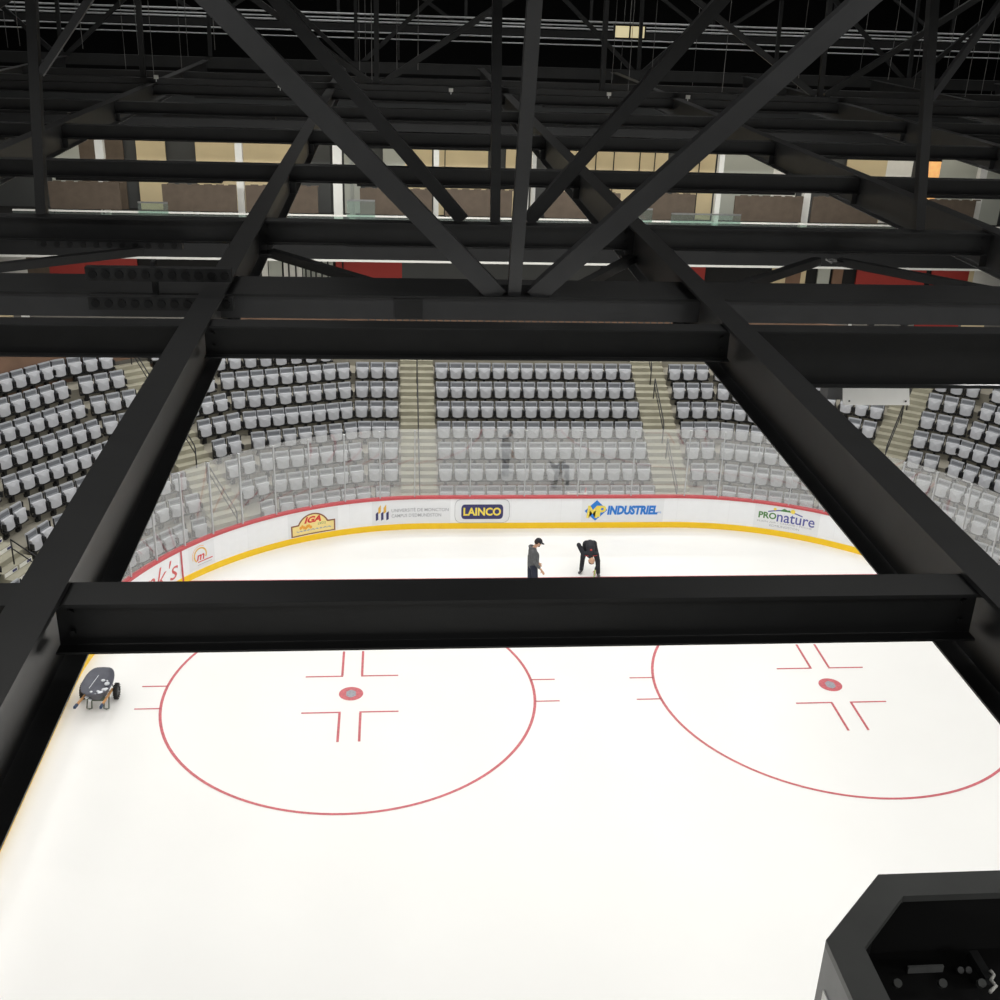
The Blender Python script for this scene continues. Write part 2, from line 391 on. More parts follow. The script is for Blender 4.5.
tier('floor_concourse', Rk(-2) + .05, Rk(-2) + 9.0, Zt(-3) - .3, Zt(-3), M['floor'])
tier('wall_parapet', Rk(-2) + .06, Rk(-2) + .22, Zt(-3) - .6, Zt(-3) + .95, M['brownwall'])
# dark ticks on the parapet
bm = bmesh.new()
for i in range(60):
    x = -6 + i * .25; bx(bm, x, x + .05, Rk(-2) + .03, Rk(-2) + .06, Zt(-3) + .3, Zt(-3) + .9)
tag(build('trim_parapet', bm, M['dgrey']), kind='structure')
gf = bmesh.new(); bx(gf, -30, 30, -50, 36, -.3, -.012)
tag(build('floor_slab', gf, M['floor']), kind='structure')

# aisles: (tangential offset along the facet, facet normal index, side)
def fpt(sg, ni, R, t, z):
    """t metres along the facet away from the middle of the bowl"""
    a = radians(N[ni]); x = ox + R * sin(a) + t * cos(a); y = oy + R * cos(a) - t * sin(a)
    return Vector((sg * x, y, z))
AW = 0.59
def aisle(sg, ni, t0, where):
    bm = bmesh.new()
    def blk(Ra, Rb, z0, z1):
        P = [fpt(sg, ni, Ra, t0 - AW, 0), fpt(sg, ni, Ra, t0 + AW, 0), fpt(sg, ni, Rb, t0 + AW, 0), fpt(sg, ni, Rb, t0 - AW, 0)]
        v = [bm.verts.new((p.x, p.y, z)) for z in (z0, z1) for p in P]
        for f in ((3, 2, 1, 0), (4, 5, 6, 7), (0, 1, 5, 4), (1, 2, 6, 5), (2, 3, 7, 6), (3, 0, 4, 7)): bm.faces.new([v[i] for i in f])
    for k in range(6, -3, -1):
        Ra = 9.79 if k == 6 else Rk(k + 1) + .04
        blk(Ra, Rk(k) + .045, Zt(k) - .3, Zt(k) + .012)
        blk(Rk(k) + .05 - .29, Rk(k) + .046, Zt(k) + .01, Zt(k) + .29)
        blk(Rk(k) + .05 - .58, Rk(k) + .05 - .289, Zt(k) + .01, Zt(k) + .15)
    o = tag(build('aisle_stairs', bm, M['step']), kind='structure')
    if ni == 4:
        for k in range(6, -1, -1):
            for q in (-1, 1):
                for j in (0, 1, 2):
                    R = (Rk(k) + .05 - .58, Rk(k) + .05 - .29, Rk(k) + .05)[j] - .004; z = Zt(k) + (.02, .16, .30)[j]
                    c = t0 + q * .30
                    bm = bmesh.new(); P = [fpt(sg, ni, R, c - .26, z), fpt(sg, ni, R, c + .26, z), fpt(sg, ni, R, c + .26, z + .118), fpt(sg, ni, R, c - .26, z + .118)]
                    bm.faces.new([bm.verts.new(p) for p in P]); st = build('step_sticker', bm, M['white'], o)
                    bm = bmesh.new(); P = [fpt(sg, ni, R - .003, c + sg * .14 - .09, z + .02), fpt(sg, ni, R - .003, c + sg * .14 + .09, z + .02), fpt(sg, ni, R - .003, c + sg * .14 + .09, z + .09), fpt(sg, ni, R - .003, c + sg * .14 - .09, z + .09)]
                    bm.faces.new([bm.verts.new(p) for p in P]); build('sticker_print', bm, M['navy'], st)
AIS = [(-1, 0, -.0 - .015, 'left'), (1, 0, -.015, 'right'), (-1, 2, 0, 'left bend'), (1, 2, 0, 'right bend'), (-1, 4, 0.0, 'far left'), (1, 4, 0.0, 'far right')]
for a in AIS: aisle(*a)
def handrail(sg, ni, t0, ka, kb, label, dt=0.0):
    p0 = fpt(sg, ni, Rk(ka) - .28, t0 + dt, Zt(ka) + .01); p1 = fpt(sg, ni, Rk(kb) - .12, t0 + dt, Zt(kb) + .15)
    t = empty('handrail', p0); o = Vector(p0)
    up = Vector((0, 0, .88)); lo = Vector((0, 0, .62))
    ab = (p1 - p0)
    build('rail', one(tube, [o * 0 + lo * 0 + Vector((0, 0, .60)), Vector((0, 0, .80)), Vector((0, 0, .88)) + ab * .04, ab + up, ab + Vector((0, 0, .80))], .021, 8), M['blackpl'], t, True)
    build('lower_rail', one(tube, [lo, ab + lo], .018, 8), M['blackpl'], t, True)
    build('post', one(cyl, Vector((0, 0, 0)), up * .95, .021, 8), M['blackpl'], t, True)
    build('post', one(cyl, ab, ab + up * .98, .021, 8), M['blackpl'], t, True)
    tag(t, label, 'handrail', 'black handrails in the aisles')
for sg, ni, t0, wh in AIS:
    nm = {'left': 'straight aisle left of the centre seats', 'right': 'straight aisle right of the centre seats', 'left bend': 'slanting aisle in the left bend', 'right bend': 'slanting aisle in the right bend', 'far left': 'far left aisle with stickered steps', 'far right': 'far right aisle'}[wh]
    for ka, kb, hl in ((6, 4, 'lowest'), (3, 1, 'middle'), (0, -2, 'top')):
        if wh == 'far right': continue
        handrail(sg, ni, t0, ka, kb, '%s black tube handrail on the %s' % (hl, nm))

# ------------------------------------------------------------------ steel roof structure
ZT = 13.36
def ibeam(name, p0, p1, h, w, label, cat='steel beam', m=None, tf=.02, tw=.014, group=None, stiff=(), endplate=True, bw=None):
    """I-beam whose top face centre line runs p0 to p1"""
    m = m or M['steel']; p0 = Vector(p0); p1 = Vector(p1); t = empty(name, p0); d = p1 - p0; L = d.length; dn = d.normalized()
    Z = Vector((0, 0, 0))
    def ob(nm, w_, h_, du, a=Z, b=d, ds=0): build(nm, one(obx, a, b, w_, h_, (0, 0, 1), du, ds), m, t)
    ob('top_flange', w, tf, -tf / 2); ob('web', tw, h - 2 * tf, -h / 2, dn * (.005), d - dn * .005); ob('bottom_flange', bw or w, .012, -h + .006)
    for s in stiff:
        for sd in (-1, 1):
            ob('stiffener', w * .44, h - 2 * tf, -h / 2, dn * (s - .006), dn * (s + .006), sd * w * .26)
    if endplate:
        for e, f in ((dn * .03, 1), (d - dn * .03, -1)):
            bm = bmesh.new(); sdv = frame(d)[1]
            for q in (-.35, .35):
                for sd in (-1, 1):
                    c = e + dn * f * .05 + Vector((0, 0, -h / 2 + q * h * .55)) + sdv * sd * .012
                    tube(bm, [c, c + sdv * sd * .018], .016, 6)
            build('bolt', bm, m, t)
    return tag(t, label, cat, group)
LX = [-26.43 + 4.93 * i + .005 for i in range(11)]
LX = [-6.78 + 4.93 * i for i in range(-4, 7)]      # longitudinal beams
YR = [-19.255, -14.21, -9.27, -4.38, .52, 5.42, 10.35, 15.3]
ordw = ['first', 'second', 'third', 'fourth', 'fifth', 'sixth', 'seventh', 'eighth', 'ninth', 'tenth', 'eleventh', 'twelfth', 'thirteenth', 'fourteenth', 'fifteenth', 'sixteenth', 'seventeenth', 'eighteenth']
for i, X in enumerate(LX):
    if abs(X + 6.78) < .01: lb = 'long black girder rising from lower left, crossing in front of the rink boards'
    elif abs(X + 1.85) < .01: lb = 'long black girder rising from lower right towards the middle, over the ice corner'
    else:
        n = round((X + 6.78) / 4.93)
        lb = ('black girder running away, %s one left of the big left-hand girder' % ordw[-n - 1]) if n < 0 else ('black girder running away, %s one right of the big right-hand girder' % ordw[n - 2])
    ibeam('roof_girder', (X, -34, 13.40), (X, 20.5, 13.40), .54, .235, lb, 'girder', tf=.03, tw=.02, stiff=[(y + 34) for y in YR[2:6]] , endplate=False)
rowname = ['nearest row, at mid picture', 'second row, above the seats', 'third row, under the suites', 'fourth row, over the suites', 'fifth row', 'sixth row', 'seventh row', 'eighth row']
XL = [LX[0] - 3] + LX + [LX[-1] + 3]
for r, Y in enumerate(YR):
    if r < 3:
        for j in range(len(LX) - 1):
            xa, xb = LX[j] + .05, LX[j + 1] - .05
            cx_ = (xa + xb) / 2
            if not (-17 < cx_ < 12): continue
            h = .30
            if r == 1 and LX[j] > -2: h = .55
            pos = 'between the two big girders' if abs(cx_ + 4.3) < 1 else ('%s bay left of the left girder' % ordw[int(round((-4.3 - cx_) / 4.93)) - 1] if cx_ < -4.3 else '%s bay right of the right girder' % ordw[int(round((cx_ + 4.3) / 4.93)) - 1])
            ibeam('cross_beam', (xa, Y, ZT), (xb, Y, ZT), h + .01, .235, 'black cross beam, %s, %s' % (rowname[r].split(',')[0], pos), group='black cross beams between the girders', bw=.15)
    else:
        ibeam('cross_beam', (LX[0], Y, ZT), (LX[-1], Y, ZT), .28, .235, 'long black cross beam under the dark roof, %s from the camera' % rowname[r].split(',')[0], endplate=False, group='far cross beams')
# truss one: box chord, members leaning towards the camera
def member(root, nm, a, b, w, h, m, up=(0, 1, 0)):
    return build(nm, one(obx, Vector(a) - root.location, Vector(b) - root.location, w, h, up), m, root)
t1 = empty('roof_truss', (-3.8, -12.5, 13.04))
tag(t1, 'front roof truss whose grey chord carries a fan of three thick struts', 'truss')
ch = bmesh.new(); c0 = t1.location
bx(ch, -20 - c0.x, 14 - c0.x, -12.90 - c0.y, -12.84 - c0.y, 13.05 - c0.z, 13.28 - c0.z)
build('chord_face', ch, M['steel2'], t1)  # paler than the chord top: ice bounce put into the colour
ch = bmesh.new(); bx(ch, -20 - c0.x, 14 - c0.x, -12.92 - c0.y, -12.15 - c0.y, 13.275 - c0.z, 13.30 - c0.z)
build('chord_top', ch, M['steel'], t1)
ch = bmesh.new(); bx(ch, -20 - c0.x, 14 - c0.x, -12.21 - c0.y, -12.15 - c0.y, 13.05 - c0.z, 13.275 - c0.z); bx(ch, -20 - c0.x, 14 - c0.x, -12.84 - c0.y, -12.21 - c0.y, 13.05 - c0.z, 13.07 - c0.z)
build('chord_back', ch, M['steel'], t1)
ch = bmesh.new(); bx(ch, -5.02 - c0.x, -4.74 - c0.x, -12.915 - c0.y, -12.90 - c0.y, 13.06 - c0.z, 13.27 - c0.z); build('splice_plate', ch, M['steel'], t1)
def p1_(x, z): return (x, -12.80 - .28 * (z - 13.30), z)
PX1 = 5.79
for n in (0,):
    xc = -3.8 + n * 2 * PX1 if n else -3.8
    member(t1, 'strut', p1_(xc, 13.29), p1_(xc, 17.6), .13, .13, M['steel2'])
    member(t1, 'diagonal_strut', p1_(xc - .17, 13.29), p1_(xc - .20 - 4.1, 17.6), .19, .15, M['steel2'])
    member(t1, 'diagonal_strut', p1_(xc + .21, 13.29), p1_(xc + .21 + 4.05, 17.6), .19, .15, M['steel2'])
gp = bmesh.new(); bx(gp, -.36, .36, -.30, -.285, .255, .36); build('gusset_plate', gp, M['steel'], t1)
member(t1, 'top_chord', p1_(-20, 17.7), p1_(14, 17.7), .3, .3, M['steel'])
# truss two
t2 = empty('roof_truss', (-3.7, -9.27, 13.36)); tag(t2, 'second roof truss with tall dark posts just behind the fan of struts', 'truss')
def p2_(x, z): return (x, -9.12 + .27 * (z - 13.36), z)
for i in range(-2, 4):
    xc = -3.7 + 5.79 * i
    member(t2, 'post', p2_(xc, 13.3), p2_(xc, 17.6), .125, .14, M['steel'])
member(t2, 'diagonal_strut', p2_(-4.12, 13.36), p2_(-4.12 - 3.9, 17.6), .17, .15, M['steel'])
member(t2, 'diagonal_strut', p2_(-3.28, 13.36), p2_(-3.28 + 3.85, 17.6), .17, .15, M['steel'])
for xc, s in ((-9.48, 1), (2.09, 1), (7.88, -1), (-15.3, 1)):
    member(t2, 'diagonal_strut', p2_(xc + .05, 15.0), p2_(xc + .05 + s * 1.9, 17.6), .09, .1, M['steel2'])
member(t2, 'top_chord', p2_(-26, 17.7), p2_(20, 17.7), .3, .3, M['steel'])
# flat cross bracing between truss one and two
for a, b, lb in (((-6.6, -9.5), (-4.6, -11.9), 'left'), ((-1.9, -9.5), (-3.3, -11.9), 'right'), ((-11.6, -11.9), (-8.2, -9.5), 'far left'), ((-1.75, -11.9), (.6, -9.5), 'centre right'), ((.9, -9.5), (3.0, -11.9), 'right bay')):
    br = empty('brace', (a[0], a[1], 12.98)); member(br, 'bar', (a[0], a[1], 12.98), (b[0], b[1], 12.98), .12, .10, M['steel'], (0, 0, 1))
    gb = one(bx, -.14, .14, -.12, .12, -.012, .012); build('gusset_plate', gb, M['steel'], br)
    tag(br, 'flat black diagonal brace between the first two trusses, %s' % lb, 'brace')
# truss three and four, far
def lattice(Y, z0, z1, x0, pitch, n, w, label, m, lean=.1, chord=.25, diag=True, off=0):
    t = empty('roof_truss', (x0, Y, z0))
    P = lambda x, z: (x, Y + lean * (z - z0), z)
    member(t, 'bottom_chord', P(-24, z0), P(26, z0), .2, chord, m, (0, 0, 1)); member(t, 'top_chord', P(-24, z1), P(26, z1), .2, chord, m, (0, 0, 1))
    for i in range(-n, n + 1):
        xc = x0 + pitch * i
        member(t, 'post', P(xc, z0), P(xc, z1), w, w, m)
        if diag and (i + off) % 2 == 0:
            member(t, 'diagonal_strut', P(xc - .15, z0 + .1), P(xc - pitch + .1, z1), w * 1.2, w, m)
            member(t, 'diagonal_strut', P(xc + .15, z0 + .1), P(xc + pitch - .1, z1), w * 1.2, w, m)
    return tag(t, label, 'truss')
lattice(10.35, 13.45, 17.6, -5.5, 6.45, 3, .14, 'third roof truss, small fan of struts behind the front fan', M['steel'], chord=.16)
lattice(21.5, 13.25, 17.8, -4.9 - 1.5, 5.3, 4, .13, 'fourth roof truss with pale bottom chord high at the back', M['far_steel'], chord=.38)
lattice(28.0, 14.4, 17.8, -2.0, 5.3, 5, .12, 'rearmost roof truss, faint in the dark roof', M['steel'])

# roof deck, walls
tag(build('ceiling', one(bx, -30, 30, -50, 36, 18.2, 18.5), M['ceil']), kind='structure')
tag(build('wall_back', one(bx, -30, 30, 34, 34.4, -.3, 18.2), M['blackwall']), kind='structure')
tag(build('wall_left', one(bx, -30.4, -30, -50, 34, -.3, 18.2), M['blackwall']), kind='structure')
tag(build('wall_right', one(bx, 30, 30.4, -50, 34, -.3, 18.2), M['blackwall']), kind='structure')
tag(build('wall_front', one(bx, -30, 30, -50.4, -50, -.3, 18.2), M['blackwall']), kind='structure')

# conduits and hangers in the dark roof
for i, (z, y, r) in enumerate(((15.0, 24, .04), (14.85, 24, .03), (14.73, 24, .04), (14.36, 24, .032), (14.14, 24, .028), (13.9, 9.9, .015))):
    if i == 5: continue
    t = tag(build('conduit', one(tube, [(-24, y, z), (26, y, z)], r, 6), M['duct'], smooth=True), '%s thin pale pipe from the top, running across the dark roof' % ordw[i], 'pipe', 'pale pipes under the roof')
hs = [(83, 29, 49), (31, 5, 50), (8, 4, 48), (20, 0, 46), (127, 0, 80), (141, 5, 82), (154, 8, 76), (183, 20, 84), (190, 10, 82), (215, 30, 50), (360, 20, 88), (366, 10, 88), (372, 0, 80), (397, 0, 75), (399, 0, 60), (418, 0, 70), (611, 20, 93), (619, 20, 95), (628, 0, 92), (652, 30, 70), (692, 0, 90), (722, 20, 92), (796, 60, 98), (860, 20, 70), (888, 25, 80), (912, 30, 98), (946, 10, 75), (965, 60, 97), (980, 50, 100), (990, 45, 100)]
def backproj(px, py, Y):
    d = CR @ Vector(((px - 500) / 1158.174, -(py - 500) / 1158.174, -1)); t = (Y - CP.y) / d.y
    return CP + d * t
for i, (px, a, b) in enumerate(hs):
    p = backproj(px, b, 14.5 + (i % 3) * 4); q = Vector((p.x, p.y, 18.2))
    tag(build('hanger_wire', one(tube, [p, q], .010, 5), M['wire']), 'thin hanging wire dropping from the dark roof deck', 'wire', 'thin wires hanging from the roof deck')
for i, (px, py) in enumerate(((32, 84 - 4), (156, 77), (280, 86), (451, 90), (609, 94), (688, 97), (764, 99), (769, 92))):
    if i == 0: continue
    p = backproj(px, py, 10.2)
    t = empty('junction_box', p); build('body', one(bx, -.06, .06, -.03, .04, -.05, .05), M['white'], t); build('conduit_stub', one(tube, [(0, 0, -.05), (0, 0, -.12)], .012, 6), M['duct'], t)
    tag(t, 'tiny white box on the seventh cross beam, %s from the left' % ordw[i - 1], 'junction box', 'white boxes on the far beam')
p = backproj(630, 32, 22)
t = empty('roof_lamp', p); tag(t, 'small glowing twin-panel lamp high in the dark roof', 'lamp')
build('housing', one(bx, -.62, .62, .03, .16, -.26, .26), M['blackpl'], t)
build('lamp_panel', one(bx, -.55, -.04, -.02, .03, -.2, .2), M['led'], t); build('lamp_panel', one(bx, .04, .55, -.02, .03, -.2, .2), M['led'], t)
build('hanger', one(tube, [(0, .1, .26), (0, .1, 3.4)], .015, 6), M['wire'], t)

# lamps carried behind the cross beams, shining down on the ice and the stands
def lamp(x, y, z, e, sx=2.6, sy=.3, tilt=0, rx=0, lab=''):
    t = empty('light_bar', (x, y, z)); build('housing', one(bx, -sx / 2 - .05, sx / 2 + .05, -sy / 2 - .03, sy / 2 + .03, .012, .075), M['blackpl'], t)
    if y < -20:
        for q in (-1, 1): build('hanger', one(tube, [(q * sx * .4, 0, .07), (q * sx * .4, 0, 18.2 - z)], .012, 6), M['wire'], t)
    ld = bpy.data.lights.new('lamp', 'AREA'); ld.shape = 'RECTANGLE'; ld.size = sx; ld.size_y = sy; ld.energy = e; ld.color = (1, .985, .95)
    lo = bpy.data.objects.new('lamp', ld); COL.objects.link(lo); lo.parent = t
    tag(t, lab, 'lamp', 'long lamps under the roof beams')
E0 = 185
rown = {-44: 'rearmost', -38: 'far behind', -31: 'behind', -24.1: 'just behind', -19.0: 'nearest', -9.02: 'third', -4.13: 'fourth', .77: 'fifth', 5.67: 'sixth', 10.6: 'seventh'}
for y, xs in ((-44, (-9, 0, 9)), (-38, (-9, 0, 9)), (-31, (-9, 0, 9)), (-24.1, (-14.2, -9.25, 5.5, 10.5)), (-19.0, (-9.25, 5.5, 10.5)), (-9.02, (-14.2, -9.25, -4.3, .62, 5.5, 10.4)), (-4.13, (-14.2, -9.25, -4.3, .62, 5.5, 10.4)), (.77, (-14.2, -4.3, 5.5, 10.4)), (5.67, (-14.2, -9.25, -4.3, .62, 5.5, 10.4)), (10.6, (-9.25, -4.3, .62, 5.5, 10.4))):
    for i, x in enumerate(xs):
        lamp(x, y, 13.0, E0 * (1.25 if y < -20 else .6 if y > 8 else .85 if y > 0 else 1), lab='long black lamp bar under the %s beam row, %s from left' % (rown[y], ordw[i]))
for j, y in enumerate((-33, -26, -19.2 + 3, -11.5, -5, 2.5, 9, 15, 22.5)):
    for i, x in enumerate((-20, -13.5, -7.9, -.5, 6, 12.5, 19)):
        lamp(x, y, 18.1, 60 if y < -12 else 8 if y < 20 else 75, sx=2.4, sy=2.0, lab='unseen added fill lamp under the roof deck, %s row back, %s from left' % (ordw[j], ordw[i]))  # fill lamps added out of view to lift the steel tops and pipes
lamp(1.6, -13.95, 13.0, 45, sx=2.0, sy=.25, lab='added short lamp bar brightening the lamp box lid, hidden behind the deep beam')  # extra lamp added only to brighten the pale lid
for i, x in enumerate((-14.2, -9.25, -4.3, .62, 5.5, 10.4)): lamp(x, 15.58, 13.0, 330, lab='unseen lamp bar added to brighten the end stand, %s from left' % ordw[i])  # row added out of view to brighten the seats and steps
for sg, nm in ((-1, 'left'), (1, 'right')):
    for j, y in enumerate((-4, 4, 11)):
        lamp(sg * 19.5, y, 13.0, 260, lab='long black lamp bar over the %s stand, %s from the near end' % (nm, ordw[j]))

# ------------------------------------------------------------------ club level and concourse behind the stand
def wallpanel(nm, px0, px1, Y, z0, z1, m, th=.06, y_at=None, **k):
    ya = y_at or 215
    a = backproj(px0, ya, Y); b = backproj(px1, ya, Y)
    return build(nm, one(bx, a.x, b.x, Y, Y + th, z0, z1), m, **k)
YS = 20.0
tag(build('floor_balcony', one(bx, -27, 29, YS, 30, 6.42, 7.3), M['blackwall']), kind='structure')
tag(build('trim_balcony', one(bx, -20, 21, YS - .05, YS, 6.34, 6.42), M['white']), kind='structure')
tag(build('wall_balcony', one(bx, -27, 29, YS - .02, YS + .12, 6.42, 7.92), M['blackwall']), kind='structure')
tag(build('wall_suites', one(bx, -27, 29, 25.0, 25.2, 7.3, 12), M['dgrey']), kind='structure')
tag(build('ceiling_suites', one(bx, -27, 29, 20.4, 27, 11.1, 11.4), M['blackwall']), kind='structure')
tag(build('wall_concourse', one(bx, -27, 29, 23.6, 23.8, 3.9, 6.45), M['blackwall']), kind='structure')
for a, b, mm in ((0, 14, 'tan'), (22, 30, 'white'), (241, 256, 'tan'), (293, 301, 'white'), (318, 332, 'white'), (849, 852, 'white'), (915, 959, 'redwall'), (962, 985, 'tan')):
    yy = Rk(-2) + .02; A = backproj(a, 322, yy); B = backproj(b, 322, yy)
    tag(build('trim_parapet_sign', one(bx, A.x, B.x, yy, yy + .03, Zt(-3) + .1, Zt(-3) + .9), M[mm]), kind='structure')
# balcony rail
rl = empty('balcony_rail', (0, YS + .05, 7.9)); tag(rl, 'long pale metal rail with low glass along the club balcony edge', 'railing')
build('rail', one(bx, -19, 20, -.03, .03, .13, .19), M['white'], rl); build('rail_glass', one(bx, -19, 20, -.006, .006, 0, .13), M['railglass'], rl)
for a, b, tz in ((347, 375, 8.62), (0 + 672, 742, 8.35), (622, 653, 8.5), (138, 168, 8.4)):
    A = backproj(a, 212, YS - .1).x; B = backproj(b, 212, YS - .1).x
    g = empty('glass_gate', ((A + B) / 2, YS + .0, 7.92)); w = (B - A) / 2
    build('glass_pane', one(bx, -w, w, -.03, -.018, .02, tz - 7.92), M['railglass'], g); build('top_bar', one(bx, -w, w, -.04, -.01, tz - 7.92, tz - 7.86), M['chrome'], g)
    tag(g, 'taller glass balustrade section on the club balcony, %s' % {347: 'beside the widest white column', 672: 'the long one right of the middle', 622: 'the short one near the middle', 138: 'leftmost of the four'}[a], 'balustrade', 'glass balustrades')
# padded partitions
parts = [(50, 121), (163, 237), (246, 318), (360, 432), (445, 512), (545, 620), (632, 695), (735, 803), (813, 880), (925, 976)]
for i, (a, b) in enumerate(parts):
    Y = 20.7; A = backproj(a, 200, Y).x; B = backproj(b, 200, Y).x; zt = 9.0 - (.02 if i % 2 else 0)
    t = empty('padded_partition', ((A + B) / 2, Y, 7.3)); w = (B - A) / 2
    build('panel', one(bx, -w, w, -.06, .06, .72, zt - 7.3), M['brownpad'], t)
    bm = bmesh.new()
    for q in range(int(w * 2 / .45) + 1):
        x = -w + .2 + q * .45
        if x < w - .1: bx(bm, x, x + .28, -.05, .05, zt - 7.3, zt - 7.3 + .035)
    build('head_pad', bm, M['brownpad'], t)
    bm = bmesh.new()
    for q in range(int(w * 2 / .3)): bx(bm, -w + .1 + q * .3, -w + .13 + q * .3, -.03, .03, 0, .72)
    build('leg', bm, M['blackpl'], t)
    tag(t, 'brown padded partition on the club balcony, %s from the left' % ordw[i], 'partition', 'brown partitions on the balcony')
# white columns
for i, (px, w, mm) in enumerate(((104, .3, 'white'), (241, .26, 'white'), (338, .34, 'white'), (352, .16, 'palewall'), (436, .2, 'white'), (526, .18, 'white'), (718, .2, 'white'), (807, .28, 'white'), (979, .28, 'white'), (533, .16, 'white'))):
    Y = 21.1 if i not in (3, 9) else 23.2; x = backproj(px, 190, Y).x
    t = empty('column', (x, Y, 7.3)); build('shaft', one(bx, -w / 2, w / 2, -.15, .15, 0, 3.8), M[mm], t); build('base', one(bx, -w / 2 - .03, w / 2 + .03, -.18, .18, 0, .25), M[mm], t)
    tag(t, 'square white column on the club balcony, %s from the left' % ordw[i], 'column', 'white columns of the club balcony')
# wall panels behind
bw = [(50, 80, 'palewall'), (80, 124, 'brownpad'), (137, 166, 'tan'), (196, 292, 'tan'), (300, 330, 'dgrey'), (344, 360, 'palewall'), (383, 405, 'palewall'), (405, 432, 'tan'), (438, 488, 'tan'), (506, 519, 'tan'), (560, 668, 'tan'), (680, 716, 'tan'), (722, 775, 'palewall'), (775, 800, 'white'), (848, 888, 'tan'), (888, 914, 'white'), (926, 942, 'orangeglow'), (942, 1010, 'palewall')]
for i, (a, b, mm) in enumerate(bw):
    nm = 'wall_suite_panel'
    o = wallpanel(nm, a, b, 24.8, 7.3, 11.1, M[mm], .1, 160); tag(o, kind='structure')
bm = bmesh.new()
for a in (596, 614, 640, 655, 445, 700): 
    x = backproj(a, 160, 24.6).x; bx(bm, x - .02, x + .02, 24.6, 24.64, 7.3, 11.1)
tag(build('trim_suite_frames', bm, M['blackwall']), kind='structure')
cw = [(-15, 28, 'white'), (28, 50, 'brownpad'), (50, 138, 'redwall'), (262, 268, 'white'), (269, 282, 'palewall'), (284, 302, 'white'), (303, 333, 'palewall'), (336, 361, 'redwall'), (361, 402, 'redwall'), (402, 600, 'dgrey'), (686, 705, 'redwall'), (772, 786, 'tan'), (786, 801, 'brownwall'), (801, 806, 'tan'), (818, 830, 'palewall'), (833, 843, 'brownwall'), (857, 926, 'redwall'), (932, 969, 'redwall'), (969, 974, 'tan'), (974, 1020, 'white')]
for a, b, mm in cw:
    o = wallpanel('wall_concourse_panel', a, b, 23.45, 4.2, 6.4, M[mm], .1, 274); tag(o, kind='structure')
bm = bmesh.new()
for a in (306, 311, 316, 322, 328, 289, 296, 343):
    x = backproj(a, 274, 23.4).x; bx(bm, x - .03, x + .03, 23.38, 23.42, 4.2, 6.4)
tag(build('trim_door_frames', bm, M['blackwall']), kind='structure')
def arealight(nm, loc, rot, sx, sy, e, col):
    ld = bpy.data.lights.new(nm, 'AREA'); ld.shape = 'RECTANGLE'; ld.size = sx; ld.size_y = sy; ld.energy = e; ld.color = col
    o = bpy.data.objects.new(nm, ld); COL.objects.link(o); o.location = loc; o.rotation_euler = rot; return o
arealight('suite_ceiling_lamp', (0, 23.3, 11.05), (0, 0, 0), 40, .6, 560, (1, .93, .80))
arealight('concourse_ceiling_lamp', (0, 22.0, 6.38), (0, 0, 0), 40, .6, 350, (1, .95, .86))

# lens bars and odd fittings on the roof steel
YL = -13.12
a0 = backproj(86, 273, YL); a1 = backproj(232, 279, YL); b0 = backproj(86, 302, YL)
t = empty('light_strip', (a0.x, YL, a0.z)); LL = a1.x - a0.x
for dz in (0, b0.z - a0.z):
    hs_ = build('housing', one(bx, 0, LL, -.04, .06, dz - .065, dz + .065), M['steel'], t)
    for k in range(int(LL / .125)):
        build('lens', one(tube, [(.07 + k * .125, -.04, dz), (.07 + k * .125, -.06, dz)], .040, 12), M['blackpl'], hs_)
build('hanger', one(bx, .6, .64, .06, .20, b0.z - a0.z - .05, .10), M['steel'], t)
tag(t, 'double black strip of round lenses hung left of the left girder', 'light fixture')
t = empty('light_strip', (-8.6, -9.47, 13.06)); build('housing', one(bx, -.9, .9, -.05, .06, -.05, .03), M['steel'], t)
for k in range(11): build('lens', one(tube, [(-.8 + k * .16, -.05, -.01), (-.8 + k * .16, -.07, -.01)], .035, 10), M['blackpl'], t)
tag(t, 'long dark strip of small lenses just below the third beam row', 'light fixture')
# pale lidded lamp box hanging right
zc = 12.0
t = empty('lamp_box', (.645, -11.96, 11.82)); tag(t, 'pale rectangular lid of a lamp box hanging over the right-hand seats', 'lamp box')
build('lid', one(obx, (0, -.01, .0), (0, .17, .36), .81, .02, (0, 1, 0)), M['platewhite'], t)
build('housing', one(bx, -.54, .41, .18, .42, .0, .34), M['steel2'], t)
build('screw', one(tube, [(-.34, -.015, .05), (-.34, -.02, .05)], .012, 8), M['steel'], t); build('screw', one(tube, [(.35, -.015, .05), (.35, -.02, .05)], .012, 8), M['steel'], t)
build('bracket', one(bx, -.2, -.14, .1, .16, .34, 1.2), M['steel'], t); build('bracket', one(bx, .2, .26, .1, .16, .34, 1.2), M['steel'], t)

